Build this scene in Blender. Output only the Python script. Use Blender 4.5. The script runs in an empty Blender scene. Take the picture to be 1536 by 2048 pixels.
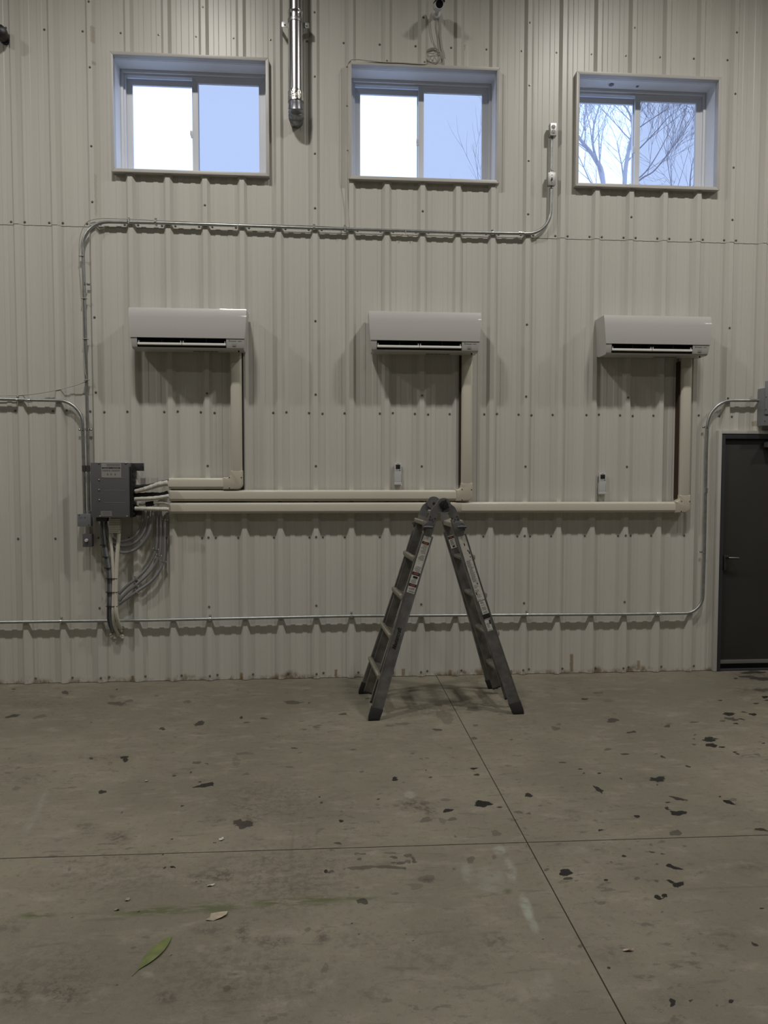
import bpy, math, random
import numpy as np
from mathutils import Vector, Matrix
random.seed(7)
rng = np.random.default_rng(5)
sc = bpy.context.scene
COL = sc.collection

# ---------------------------------------------------------------- camera
CAM = Vector((3.0, -6.4704, 1.7737)); FPX = 1500.0
pit, yaw, rol = -0.049334, 0.075795, 0.001187
Fv = Vector((math.sin(yaw)*math.cos(pit), math.cos(yaw)*math.cos(pit), math.sin(pit)))
R0 = Vector((math.cos(yaw), -math.sin(yaw), 0.0)); U0 = R0.cross(Fv)
Rv = R0*math.cos(rol) + U0*math.sin(rol); Uv = -R0*math.sin(rol) + U0*math.cos(rol)
cd = bpy.data.cameras.new('camera'); cam = bpy.data.objects.new('camera', cd); COL.objects.link(cam)
m = Matrix.Identity(4)
for i in range(3):
    m[i][0] = Rv[i]; m[i][1] = Uv[i]; m[i][2] = -Fv[i]; m[i][3] = CAM[i]
cam.matrix_world = m
cd.sensor_fit = 'VERTICAL'; cd.sensor_height = 36.0; cd.lens = FPX/2048*36; cd.clip_end = 200
sc.camera = cam
sc.view_settings.view_transform = 'Standard'; sc.view_settings.look = 'None'
sc.view_settings.exposure = 0.0; sc.view_settings.gamma = 1.0; sc.view_settings.use_curve_mapping = False

def ray(px, py):
    return Fv + Rv*((px-768)/FPX) - Uv*((py-1024)/FPX)
def W(px, py, dep=0.0):
    """point of the upright plane y = -dep seen at a photo pixel"""
    d = ray(px, py); t = (-dep-CAM.y)/d.y; return CAM + d*t
def G(px, py):
    d = ray(px, py); return CAM - d*(CAM.z/d.z)

# ---------------------------------------------------------------- sky and lamps
wd = bpy.data.worlds.new('overcast_sky'); sc.world = wd; wd.use_nodes = True
nt = wd.node_tree; nt.nodes.clear()
out = nt.nodes.new('ShaderNodeOutputWorld'); bg = nt.nodes.new('ShaderNodeBackground')
bg.inputs[0].default_value = (0.49, 0.64, 1.0, 1); bg.inputs[1].default_value = 2.35
nt.links.new(bg.outputs[0], out.inputs[0])

LAMP_POWER = 89.0
def lamp(x, y, z, power, size=(0.40, 0.22), col=(1.0, 0.955, 0.895)):
    l = bpy.data.lights.new('high_bay_lamp', 'AREA'); l.shape = 'RECTANGLE'
    l.spread = math.radians(156)
    l.size, l.size_y = size; l.energy = power; l.color = col
    o = bpy.data.objects.new('high_bay_lamp', l); COL.objects.link(o); o.location = (x, y, z)
for x in (-2.45, 1.75, 5.85, 10.0): lamp(x, -2.5, 6.8, LAMP_POWER)
for x in (-2.45, 1.75, 5.85, 10.0): lamp(x, -6.3, 6.8, LAMP_POWER*0.20)

# ---------------------------------------------------------------- material helpers
MATS = {}
def mat(name, col, rough=0.5, metal=0.0, spec=0.5, nscale=0, namt=0.0, bump=0.0, bscale=60, coat=0.0):
    if name in MATS: return MATS[name]
    m = bpy.data.materials.new(name); m.use_nodes = True; nt = m.node_tree
    b = nt.nodes['Principled BSDF']
    b.inputs['Base Color'].default_value = (*col, 1); b.inputs['Roughness'].default_value = rough
    b.inputs['Metallic'].default_value = metal; b.inputs['Specular IOR Level'].default_value = spec
    b.inputs['Coat Weight'].default_value = coat
    tc = nt.nodes.new('ShaderNodeTexCoord')
    if nscale:
        n = nt.nodes.new('ShaderNodeTexNoise'); n.inputs['Scale'].default_value = nscale; n.inputs['Detail'].default_value = 6
        nt.links.new(tc.outputs['Object'], n.inputs['Vector'])
        r = nt.nodes.new('ShaderNodeValToRGB')
        r.color_ramp.elements[0].position = .3; r.color_ramp.elements[1].position = .7
        r.color_ramp.elements[0].color = (*[c*(1-namt) for c in col], 1)
        r.color_ramp.elements[1].color = (*[min(1, c*(1+namt)) for c in col], 1)
        nt.links.new(n.outputs[0], r.inputs[0]); nt.links.new(r.outputs[0], b.inputs['Base Color'])
    if bump:
        n = nt.nodes.new('ShaderNodeTexNoise'); n.inputs['Scale'].default_value = bscale; n.inputs['Detail'].default_value = 3
        nt.links.new(tc.outputs['Object'], n.inputs['Vector'])
        bp = nt.nodes.new('ShaderNodeBump'); bp.inputs['Strength'].default_value = bump; bp.inputs['Distance'].default_value = .01
        nt.links.new(n.outputs[0], bp.inputs['Height']); nt.links.new(bp.outputs[0], b.inputs['Normal'])
    MATS[name] = m; return m

class N:
    """small node writer"""
    def __init__(s, m): s.nt = m.node_tree; s.b = s.nt.nodes['Principled BSDF']; s.tc = s.nt.nodes.new('ShaderNodeTexCoord')
    def l(s, a, b): s.nt.links.new(a, b)
    def math(s, op, a, b=None, c=None, clamp=False):
        n = s.nt.nodes.new('ShaderNodeMath'); n.operation = op; n.use_clamp = clamp
        for i, v in enumerate((a, b, c)):
            if v is None: continue
            if isinstance(v, (int, float)): n.inputs[i].default_value = v
            else: s.l(v, n.inputs[i])
        return n.outputs[0]
    def noise(s, vec, scale, detail=4, rough=.5):
        n = s.nt.nodes.new('ShaderNodeTexNoise'); n.inputs['Scale'].default_value = scale
        n.inputs['Detail'].default_value = detail; n.inputs['Roughness'].default_value = rough
        s.l(vec, n.inputs['Vector']); return n.outputs[0]
    def mapr(s, v, a, b, c=0., d=1.):
        n = s.nt.nodes.new('ShaderNodeMapRange'); s.l(v, n.inputs[0])
        for i, q in enumerate((a, b, c, d)): n.inputs[i+1].default_value = q
        n.interpolation_type = 'SMOOTHSTEP'
        return n.outputs[0]
    def mix(s, f, a, b, mode='MIX'):
        n = s.nt.nodes.new('ShaderNodeMix'); n.data_type = 'RGBA'; n.blend_type = mode
        for sock, v in ((n.inputs[0], f), (n.inputs[6], a), (n.inputs[7], b)):
            if isinstance(v, (int, float)): sock.default_value = v
            elif isinstance(v, tuple): sock.default_value = (*v, 1)
            else: s.l(v, sock)
        return n.outputs[2]
    def attr(s, name):
        n = s.nt.nodes.new('ShaderNodeAttribute'); n.attribute_name = name; return n.outputs['Fac']
    def scale(s, vec, v3):
        n = s.nt.nodes.new('ShaderNodeMapping'); n.inputs['Scale'].default_value = v3; s.l(vec, n.inputs[0]); return n.outputs[0]

# ---------------------------------------------------------------- mesh helpers
class MB:
    def __init__(s): s.v = []; s.f = []; s.m = []; s.cur = 0
    def add(s, vs, fs):
        o = len(s.v); s.v += [tuple(v) for v in vs]; s.f += [tuple(i+o for i in f) for f in fs]; s.m += [s.cur]*len(fs); return s
    def box(s, c, size, M=None, taper=None):
        x, y, z = [q/2 for q in size]; vs = []
        for sx, sy, sz in ((-1,-1,-1),(1,-1,-1),(1,1,-1),(-1,1,-1),(-1,-1,1),(1,-1,1),(1,1,1),(-1,1,1)):
            t = taper if (taper and sz > 0) else 1
            p = Vector((sx*x*t, sy*y*t, sz*z))
            if M is not None: p = M @ p
            vs.append(p + Vector(c))
        return s.add(vs, [(0,3,2,1),(4,5,6,7),(0,1,5,4),(1,2,6,5),(2,3,7,6),(3,0,4,7)])
    def b2(s, x0, x1, y0, y1, z0, z1):
        return s.box(((x0+x1)/2, (y0+y1)/2, (z0+z1)/2), (abs(x1-x0), abs(y1-y0), abs(z1-z0)))
    def prism(s, poly, a, b, ax='x'):
        """poly of 2D points extruded between a and b along ax; caps as ngons"""
        n = len(poly); vs = []
        for t in (a, b):
            for p, q in poly:
                vs.append({'x': (t, p, q), 'y': (p, t, q), 'z': (p, q, t)}[ax])
        fs = [(i, (i+1) % n, n+(i+1) % n, n+i) for i in range(n)] + [tuple(range(n-1, -1, -1)), tuple(range(n, 2*n))]
        return s.add(vs, fs)
    def loft(s, rings, cap=True):
        n = len(rings[0]); vs = [p for r in rings for p in r]; fs = []
        for k in range(len(rings)-1):
            for i in range(n):
                j = (i+1) % n; fs.append((k*n+i, k*n+j, (k+1)*n+j, (k+1)*n+i))
        if cap: fs += [tuple(range(n-1, -1, -1)), tuple((len(rings)-1)*n+i for i in range(n))]
        return s.add(vs, fs)
    def tube(s, pts, r, n=10, cap=True, jit=0.0, flat=1.0):
        pts = [Vector(p) for p in pts]; K = len(pts)
        rs = r if isinstance(r, (list, tuple)) else [r]*K
        T = [(pts[min(i+1, K-1)]-pts[max(i-1, 0)]).normalized() for i in range(K)]
        ref = Vector((0, 1, 0)) if abs(T[0].y) < .9 else Vector((1, 0, 0)); rings = []
        u = T[0].cross(ref).normalized()
        for i in range(K):
            u = (u - T[i]*u.dot(T[i])).normalized(); w = T[i].cross(u)
            k = rs[i]*(1+random.uniform(-jit, jit))
            rings.append([pts[i]+u*(math.cos(2*math.pi*j/n)*k)+w*(math.sin(2*math.pi*j/n)*k*flat) for j in range(n)])
        return s.loft(rings, cap)
    def lathe(s, c, prof, n=16, axis='y'):
        """prof: (radius, offset along axis)"""
        rings = []
        for r, h in prof:
            ring = []
            for j in range(n):
                a = 2*math.pi*j/n; p, q = r*math.cos(a), r*math.sin(a)
                ring.append(Vector(c) + Vector({'y': (p, h, q), 'z': (p, q, h), 'x': (h, p, q)}[axis]))
            rings.append(ring)
        return s.loft(rings)
    def build(s, name, mats, parent=None, smooth=35, bevel=0.0, seg=2):
        me = bpy.data.meshes.new(name); me.from_pydata(s.v, [], s.f); me.update()
        if not isinstance(mats, (list, tuple)): mats = [mats]
        for q in mats: me.materials.append(q)
        me.polygons.foreach_set('material_index', s.m)
        import bmesh
        bm = bmesh.new(); bm.from_mesh(me); bmesh.ops.recalc_face_normals(bm, faces=bm.faces)
        if bevel:
            ed = [e for e in bm.edges if len(e.link_faces) == 2 and e.calc_face_angle(0) > math.radians(30)]
            bmesh.ops.bevel(bm, geom=ed, offset=bevel, segments=seg, profile=.6, affect='EDGES', clamp_overlap=True)
        bm.to_mesh(me); bm.free()
        if smooth:
            me.polygons.foreach_set('use_smooth', [True]*len(me.polygons)); me.set_sharp_from_angle(angle=math.radians(smooth))
        o = bpy.data.objects.new(name, me); COL.objects.link(o)
        if parent: o.parent = parent
        return o
def empty(name, loc=(0, 0, 0), rz=0):
    o = bpy.data.objects.new(name, None); COL.objects.link(o); o.location = loc; o.rotation_euler = (0, 0, rz); o.empty_display_size = .1
    return o
def tag(o, label=None, cat=None, group=None, kind=None):
    if label: o['label'] = label
    if cat: o['category'] = cat
    if group: o['group'] = group
    if kind: o['kind'] = kind
    return o
def text_mesh(name, body, size, M, material, parent, extrude=.0004, shear=0.0, bold=0.0, sx=1.0, align='LEFT'):
    c = bpy.data.curves.new(name, 'FONT'); c.body = body; c.size = size; c.extrude = extrude; c.shear = shear; c.offset = bold
    c.align_x = align; c.resolution_u = 2
    t = bpy.data.objects.new(name, c); COL.objects.link(t)
    bpy.context.view_layer.update()
    me = bpy.data.meshes.new_from_object(t.evaluated_get(bpy.context.evaluated_depsgraph_get()))
    bpy.data.objects.remove(t); me.name = name
    me.transform(M @ Matrix.Diagonal((sx, 1, 1, 1))); me.materials.clear(); me.materials.append(material)
    o = bpy.data.objects.new(name, me); COL.objects.link(o)
    if parent: o.parent = parent
    return o
def round_path(pts, rad, n=7):
    """polyline with rounded corners"""
    pts = [Vector(p) for p in pts]; o = [pts[0]]
    for i in range(1, len(pts)-1):
        a, b, c = pts[i-1], pts[i], pts[i+1]
        r = rad[i-1] if isinstance(rad, (list, tuple)) else rad
        d1 = (a-b); d2 = (c-b); r = min(r, d1.length*.95, d2.length*.95)
        if r < 1e-4: o.append(b); continue
        p, q = b+d1.normalized()*r, b+d2.normalized()*r
        for k in range(n+1):
            t = k/n; o.append(p*(1-t)**2 + b*2*t*(1-t) + q*t*t if False else _arc(p, b, q, t))
    o.append(pts[-1]); return o
def _arc(p, b, q, t):
    # circular-looking blend for right-angle bends
    w = math.sqrt(.5); A = (1-t)**2; B = 2*t*(1-t)*w; C = t*t
    return (p*A + b*B + q*C)/(A+B+C)
def spline(pts, n=8):
    pts = [Vector(p) for p in pts]; o = []
    for i in range(len(pts)-1):
        p0 = pts[max(i-1, 0)]; p1 = pts[i]; p2 = pts[i+1]; p3 = pts[min(i+2, len(pts)-1)]
        for k in range(n):
            t = k/n; o.append(.5*((2*p1)+(p2-p0)*t+(2*p0-5*p1+4*p2-p3)*t*t+(3*p1-p0-3*p2+p3)*t**3))
    o.append(pts[-1]); return o

# ---------------------------------------------------------------- materials
WHITE_TRIM = mat('white_painted_steel', (.50, .49, .465), .38, spec=.4, nscale=5, namt=.04)
LINER = mat('white_liner_steel', (.76, .77, .78), .42, nscale=3, namt=.04)
VINYL = mat('white_window_vinyl', (.68, .70, .74), .45)
GALV = mat('galvanised_steel', (.38, .395, .39), .40, .85, nscale=25, namt=.14)
ZINC = mat('bright_zinc', (.60, .61, .62), .25, .9)
CHROME = mat('polished_flue_steel', (.66, .66, .69), .24, 1.0)
DULLSTEEL = mat('dull_galvanised_elbow', (.26, .27, .29), .38, .9, nscale=30, namt=.2)
BLACKP = mat('black_plastic', (.018, .018, .02), .45)
BLACKR = mat('black_rubber', (.022, .022, .024), .7)
ACW = mat('white_gloss_plastic', (.50, .495, .48), .42, spec=.3, coat=.5)
ACM = mat('white_satin_plastic', (.50, .495, .48), .3)
VANE = mat('vane_white', (.82, .82, .79), .25)
DARKIN = mat('dark_interior', (.03, .03, .035), .6)
CREAM = mat('cream_plastic_cover', (.58, .56, .475), .2, spec=.5, nscale=2, namt=.04, coat=.2)
CREAM2 = mat('cream_elbow_plastic', (.52, .485, .40), .38, nscale=2, namt=.03)
BROWN = mat('brown_wood_backing', (.045, .024, .012), .85)
BOXG = mat('grey_sheet_metal', (.135, .138, .145), .45, .2, nscale=4, namt=.05)
BOXD = mat('dark_bracket_steel', (.07, .07, .075), .5, .4)
GREYB = mat('light_grey_box', (.24, .25, .28), .45, .2)
LABEL = mat('label_silver', (.30, .30, .29), .5)
INKG = mat('grey_ink', (.13, .13, .13), .7)
INK = mat('black_ink', (.012, .012, .012), .6)
TAPE = mat('white_wrap_tape', (.60, .59, .53), .6, bump=.5, bscale=90)
TAPEW = mat('white_vinyl_tube', (.62, .60, .52), .45, nscale=8, namt=.05)
BTAPE = mat('black_foam_tape', (.008, .008, .009), .65)
GREYC = mat('grey_flexible_conduit', (.235, .24, .25), .5)
GREYD = mat('grey_blue_cable_sheath', (.085, .09, .115), .5)
ALU = mat('worn_aluminium', (.235, .235, .235), .42, .75, nscale=14, namt=.28)
ALUD = mat('worn_aluminium_dark', (.19, .185, .175), .48, .7, nscale=14, namt=.3)
RUNG = mat('dusty_rung_aluminium', (.29, .27, .22), .6, .25, nscale=30, namt=.22)
HING = mat('hinge_cast_grey', (.20, .20, .205), .45, .5, nscale=20, namt=.15)
LEVER = mat('lever_dark_grey', (.065, .068, .08), .5)
STICK = mat('sticker_white', (.55, .54, .50), .55, nscale=60, namt=.15)
RED = mat('label_red', (.26, .08, .08), .5)
DOORM = mat('dark_grey_door_paint', (.034, .033, .031), .5, nscale=2, namt=.12)
FRAMEM = mat('dark_blue_grey_frame_paint', (.035, .037, .044), .45)
ALUBR = mat('plain_aluminium_strip', (.30, .30, .29), .4, .7)
WALLM2 = mat('plain_wall_paint', (.30, .29, .26), .7)
REMW = mat('remote_white', (.56, .57, .58), .4)
REMG = mat('remote_grey_print', (.17, .16, .15), .6)
SCREWM = mat('screw_head_zinc', (.20, .20, .19), .4, .6)
CABLEW = mat('pale_cable', (.40, .385, .34), .5)
BARK = mat('grey_bark', (.42, .40, .44), .9)
LEAFM = mat('leaf_green', (.125, .15, .045), .6, nscale=25, namt=.25)
PAPER = mat('beige_scrap', (.36, .31, .24), .8, nscale=40, namt=.2)
FOAM = mat('sealant_foam', (.55, .52, .44), .7, bump=.6, bscale=40)
STRAWM = mat('dark_duct_tape', (.05, .05, .05), .5)

# glass and screen
GLASS = bpy.data.materials.new('window_glass'); GLASS.use_nodes = True; q = GLASS.node_tree; q.nodes.clear()
o_ = q.nodes.new('ShaderNodeOutputMaterial'); mx = q.nodes.new('ShaderNodeMixShader'); tr = q.nodes.new('ShaderNodeBsdfTransparent'); gl = q.nodes.new('ShaderNodeBsdfGlossy')
tr.inputs[0].default_value = (.97, .985, .98, 1); gl.inputs['Roughness'].default_value = .02; mx.inputs[0].default_value = .03
q.links.new(tr.outputs[0], mx.inputs[1]); q.links.new(gl.outputs[0], mx.inputs[2]); q.links.new(mx.outputs[0], o_.inputs[0])
SCREEN = bpy.data.materials.new('insect_screen_mesh'); SCREEN.use_nodes = True; q = SCREEN.node_tree; q.nodes.clear()
o_ = q.nodes.new('ShaderNodeOutputMaterial'); mx = q.nodes.new('ShaderNodeMixShader'); tr = q.nodes.new('ShaderNodeBsdfTransparent'); gl = q.nodes.new('ShaderNodeBsdfDiffuse')
tr.inputs[0].default_value = (.76, .745, .745, 1); gl.inputs[0].default_value = (.10, .11, .16, 1); mx.inputs[0].default_value = .10
q.links.new(tr.outputs[0], mx.inputs[1]); q.links.new(gl.outputs[0], mx.inputs[2]); q.links.new(mx.outputs[0], o_.inputs[0])

# corrugated wall paint with rust at its foot and old tape marks
WALLM = mat('off_white_panel_paint', (.60, .58, .52), .36, spec=.45)
n = N(WALLM); P = n.tc.outputs['Object']
sep = n.nt.nodes.new('ShaderNodeSeparateXYZ'); n.l(P, sep.inputs[0]); X, Z = sep.outputs[0], sep.outputs[2]
streak = n.noise(n.scale(P, (9, 9, .35)), 1.0, 3)
big = n.noise(P, .8, 3)
base = n.mix(n.mapr(streak, .35, .65), (.565, .555, .505), (.595, .585, .535))
base = n.mix(n.mapr(big, .35, .7, 0, .35), base, (.56, .545, .52))
rn = n.noise(n.scale(P, (14, 14, 9)), 1.0, 5, .65)
hgt = n.math('MULTIPLY', n.mapr(n.noise(n.scale(P, (3.2, 0, 0)), 1.0, 3), .44, .70), .05)
low = n.mapr(n.math('SUBTRACT', Z, hgt), 0.045, -0.005)
rust = n.math('MULTIPLY', low, n.mapr(rn, .40, .62), clamp=True)
base = n.mix(n.math('MULTIPLY', rust, .8), base, (.17, .10, .035))
marks = []
for px0, px1, py0, py1, a in ((182, 190, 55, 88, .35), (185, 191, 124, 131, .4), (190, 195, 350, 432, .22), (1141, 1147, 1309, 1345, .75),
                              (1275, 1281, 1322, 1341, .6), (803, 810, 1338, 1352, .7), (962, 967, 1335, 1346, .6), (669, 674, 1340, 1354, .8),
                              (898, 903, 1340, 1350, .6), (1505, 1512, 842, 853, .5), (262, 268, 1352, 1362, .8), (480, 486, 1346, 1358, .7), (929, 931, 88, 100, .4),
                              (727, 733, 690, 740, .10)):
    a0, a1 = W(px0, py0, -.02), W(px1, py1, -.02)
    edge = n.math('MULTIPLY', n.math('SUBTRACT', n.noise(P, 45, 3), .5), .02)
    mx_ = n.math('ABSOLUTE', n.math('SUBTRACT', n.math('ADD', X, edge), (a0.x+a1.x)/2))
    mz_ = n.math('ABSOLUTE', n.math('SUBTRACT', n.math('ADD', Z, edge), (a0.z+a1.z)/2))
    hx, hz = abs(a1.x-a0.x)/2, abs(a1.z-a0.z)/2
    k = n.math('MULTIPLY', n.mapr(mx_, hx+.004, hx-.004), n.mapr(mz_, hz+.006, hz-.006))
    base = n.mix(n.math('MULTIPLY', k, a), base, (.22, .14, .05))
n.l(base, n.b.inputs['Base Color'])
n.l(n.mapr(rust, 0, 1, .36, .8), n.b.inputs['Roughness'])
bp = n.nt.nodes.new('ShaderNodeBump'); bp.inputs['Strength'].default_value = .03; bp.inputs['Distance'].default_value = .02
n.l(n.noise(n.scale(P, (5, 5, .5)), 1.0, 2), bp.inputs['Height']); n.l(bp.outputs[0], n.b.inputs['Normal'])

# concrete
CONC = mat('worn_concrete', (.3, .28, .23), .6)
n = N(CONC); P = n.tc.outputs['Object']
a1 = n.noise(P, .55, 4, .6); a2 = n.noise(P, 3.2, 6, .65); a3 = n.noise(P, 28, 5, .7); a4 = n.noise(n.scale(P, (4, 9, 1)), 1.0, 6, .7); a5 = n.noise(P, 160, 2)
C1, C2 = (.214, .198, .150), (.155, .142, .108)
c = n.mix(n.mapr(a1, .38, .64), C1, C2)
c = n.mix(n.mapr(a2, .42, .70, 0, .6), c, (.155, .138, .110))
c = n.mix(n.mapr(a4, .50, .75, 0, .35), c, (.36, .33, .27))
c = n.mix(n.mapr(a3, .52, .68, 0, .50), c, (.120, .107, .088))
c = n.mix(n.mapr(a5, .55, .8, 0, .25), c, (.38, .36, .30))
spk = n.math('MULTIPLY', n.mapr(n.noise(n.scale(P, (1, 1.5, 1)), 13, 5, .65), .59, .63), n.mapr(n.noise(P, 1.3, 3), .46, .60))
c = n.mix(n.math('MULTIPLY', spk, .6), c, (.085, .074, .060))
sm = n.math('MULTIPLY', n.mapr(n.noise(n.scale(P, (5, 26, 1)), 1.0, 4, .6), .60, .66), .45)
c = n.mix(sm, c, (.105, .093, .075))
dz = n.attr('dirt'); c = n.mix(n.math('MULTIPLY', dz, n.mapr(n.noise(P, 26, 6, .75), .46, .56), clamp=True), c, (.078, .066, .054)); c = n.mix(n.math('MULTIPLY', dz, .28), c, (.09, .075, .06))
lt = n.attr('pale'); c = n.mix(n.math('MULTIPLY', lt, n.mapr(n.noise(P, 12, 5, .7), .35, .6), clamp=True), c, (.275, .285, .245))
gr = n.attr('green'); c = n.mix(n.math('MULTIPLY', gr, n.mapr(n.noise(n.scale(P, (8, 30, 1)), 1.0, 5, .7), .42, .54), clamp=True), c, (.088, .100, .045))
fld = n.attr('spot'); st = n.attr('spot_strength')
edge = n.math('MULTIPLY', n.math('SUBTRACT', n.noise(P, 34, 3, .6), .5), 1.5)
wet = n.mapr(n.math('ADD', fld, edge), -.02, .10)
wetm = n.math('MULTIPLY', wet, st)
c = n.mix(wetm, c, (.012, .0115, .011))
ck = n.attr('crack'); c = n.mix(n.math('MULTIPLY', ck, .6), c, (.07, .06, .05))
n.l(c, n.b.inputs['Base Color'])
rg = n.mapr(a2, .3, .7, .48, .66)
n.l(n.math('SUBTRACT', rg, n.math('MULTIPLY', wetm, .25)), n.b.inputs['Roughness'])
n.b.inputs['Specular IOR Level'].default_value = .35
bp = n.nt.nodes.new('ShaderNodeBump'); bp.inputs['Strength'].default_value = .25; bp.inputs['Distance'].default_value = .004
n.l(a3, bp.inputs['Height']); n.l(bp.outputs[0], n.b.inputs['Normal'])

# ---------------------------------------------------------------- windows: outer trim boxes
ZW = 4.262; WW, WH = 1.288, 0.962
WX = [1.239, 3.186, 5.137]
HOLES = [(x+.012, x+WW-.012, ZW+.012, ZW+WH-.012) for x in WX]
# door opening
DXL = W(1431, 1200, .02).x; DXR = DXL+1.06; DZT = 2.175
HOLES.append((DXL+.005, DXR-.005, -.1, DZT-.005))

# ---------------------------------------------------------------- wall_back
RIB0, PITCH, PAN = .4666, .3048, .032
prof = []
for k in range(-16, 33):
    x = RIB0+k*PITCH
    prof += [(x-.042, PAN), (x-.018, 0), (x+.018, 0), (x+.042, PAN)]
    for f in (1/3, 2/3):
        c_ = x+PITCH*f
        prof += [(c_-.023, PAN), (c_-.017, PAN-.0035), (c_+.017, PAN-.0035), (c_+.023, PAN)]
def panel(mb, z0, z1, dy):
    xs = list(prof)
    for h in HOLES:
        for hx in h[:2]:
            for i in range(len(xs)-1):
                if xs[i][0] < hx < xs[i+1][0]:
                    t = (hx-xs[i][0])/(xs[i+1][0]-xs[i][0]); xs.insert(i+1, (hx, xs[i][1]*(1-t)+xs[i+1][1]*t)); break
    for (xa, ya), (xb, yb) in zip(xs, xs[1:]):
        mid = (xa+xb)/2; iv = [(z0, z1)]
        for h in HOLES:
            if h[0] <= mid <= h[1]:
                nv = []
                for a, b in iv:
                    if h[3] <= a or h[2] >= b: nv.append((a, b)); continue
                    if h[2] > a: nv.append((a, h[2]))
                    if h[3] < b: nv.append((h[3], b))
                iv = nv
        for a, b in iv:
            mb.add([(xa, ya+dy, a), (xb, yb+dy, a), (xb, yb+dy, b), (xa, ya+dy, b)], [(0, 1, 2, 3)])
mb = MB(); panel(mb, 0.004, 3.87, 0.0); panel(mb, 3.828, 7.3, -.0035)
wall_back = mb.build('wall_back', WALLM, smooth=0); tag(wall_back, 'off-white corrugated steel wall with rust along its foot', kind='structure')

# screws of the wall
def screw_mesh():
    b = MB(); b.lathe((0, 0, 0), [(.010, 0), (.010, -.0015), (.0055, -.002), (.0055, -.006), (.004, -.0075)], 8); return b
rows = []
def prof_y(x):
    for (xa, ya), (xb, yb) in zip(prof, prof[1:]):
        if xa <= x <= xb: return ya+(yb-ya)*(x-xa)/(xb-xa)
    return PAN
def blocked(x, z):
    return any(h[0]-.05 < x < h[1]+.05 and h[2]-.05 < z < h[3]+.05 for h in HOLES)
for k in range(0, 21):
    x = RIB0+k*PITCH
    rows.append((x-.062, 5.40)); rows.append((x+.055, 3.852)); rows.append((x-.055, 3.852))
    rows.append((x-.058, 2.305)); rows.append((x-.058, 1.235)); rows.append((x+.060, .045))
    if k % 3 == 2:
        for z in (.045, .645, 1.24, 1.85, 2.46, 3.08, 4.02, 4.47, 5.1, 5.62): rows.append((x, z))
        rows.append((x+.058, 2.30)); rows.append((x+.058, 1.236)); rows.append((x-.3048+.055, 2.31))
rows = [r for r in rows if not blocked(*r) and r[0] < 7.15]
rows = sorted(rows, key=lambda r: (r[1] > 5, abs(r[0]-3.3)))
me0 = None
rest = MB()
for i, (x, z) in enumerate(rows):
    yy = prof_y(x) - (.0035 if z > 3.83 else 0)
    if i < 100:
        if me0 is None:
            s0 = screw_mesh().build('screw', SCREWM, wall_back); me0 = s0.data; o = s0
        else:
            o = bpy.data.objects.new('screw', me0); COL.objects.link(o); o.parent = wall_back
        o.location = (x, yy, z)
    else:
        q = screw_mesh(); rest.add([(a+x, b+yy, c_+z) for a, b, c_ in q.v], q.f)
o = rest.build('screws', SCREWM, wall_back); tag(o, kind='stuff')

# ---------------------------------------------------------------- room shell
def plane(name, vs, m, label):
    o = MB().add(vs, [(0, 1, 2, 3)]).build(name, m, smooth=0); return tag(o, label, kind='structure')
XL, XR, YF, ZC = -4.3, 10.15, -13.5, 7.3
MB().b2(XL-.1, XL, YF, .05, 0, ZC).build('wall_left', WALLM2, smooth=0)['kind'] = 'structure'
MB().b2(XR, XR+.1, YF, .05, 0, ZC).build('wall_right', WALLM2, smooth=0)['kind'] = 'structure'
MB().b2(XL-.1, XR+.1, YF-.1, YF, 0, ZC).build('wall_front', WALLM2, smooth=0)['kind'] = 'structure'
MB().b2(XL-.1, XR+.1, YF-.1, .35, ZC, ZC+.1).build('ceiling', WALLM2, smooth=0)['kind'] = 'structure'
# black backing strip, keeps gaps at the door opening and wall edge dark
MB().b2(XL-.1, XR+.1, .045, .06, -.02, .2).build('dark_gap_backing', BLACKR, smooth=0)['kind'] = 'structure'

# ---------------------------------------------------------------- floor with saw-cut joints, spots and dirt
def frange(a, b, s): return list(np.linspace(a, b, max(2, int(round((b-a)/s))+1)))
JX, JY, JW = 3.960, -2.982, .0028
gx = frange(-.6, JX-JW, .0115) + frange(JX+JW, 7.6, .0115)
gy = frange(-4.75, JY-JW, .0105) + frange(JY+JW, .045, .0125)
gx = np.array(gx); gy = np.array(gy); nx, ny = len(gx), len(gy)
ix, iy = int(np.searchsorted(gx, JX))-1, int(np.searchsorted(gy, JY))-1
XX, YY = np.meshgrid(gx, gy)
SK = -.0117
YS = YY + SK*(XX-3.3)*np.clip(-YY/2.982, 0, 1.3)
spots = []
def T(ox, oy, L):
    for s in L: spots.append((ox+s[0]/2.954, oy+s[1]/2.954, s[2]/2.954, s[3]/2.954, s[4], s[5] if len(s) > 5 else 0))
T(0, 1340, [(385,133,22,9,.7),(75,272,36,8,.8,-.15),(238,275,34,9,.35,-.1),(690,198,50,10,.5),(765,183,20,8,.4),(665,158,22,8,.3),(925,153,15,5,.3),(1105,188,20,10,.35),
 (1180,315,32,11,.8,-.3),(958,347,17,8,.8),(1425,280,10,8,.9),(1458,310,18,4,.6),(540,522,14,6,.8),(735,516,28,6,.9,-.1),(740,532,12,14,.9),(1165,547,26,8,.5),(1222,554,12,4,.8),
 (1127,603,9,6,.8),(1030,625,13,5,.7),(1215,680,46,13,.95,-.2),(1180,660,12,4,.8),(605,720,25,9,.85),(1078,803,12,4,.8),(1437,910,46,26,.75),(1015,1000,9,5,.9),(1270,1020,10,5,.8),
 (56,521,7,4,.8),(720,840,8,8,.6),(355,414,5,3,.9),(1450,492,50,8,.3),(1395,540,25,24,.22,-.6),(1455,615,18,8,.3),(95,700,30,8,.3,-.3),(540,310,7,3,.7),(80,113,10,3,.8),(690,114,6,3,.8)])
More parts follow.
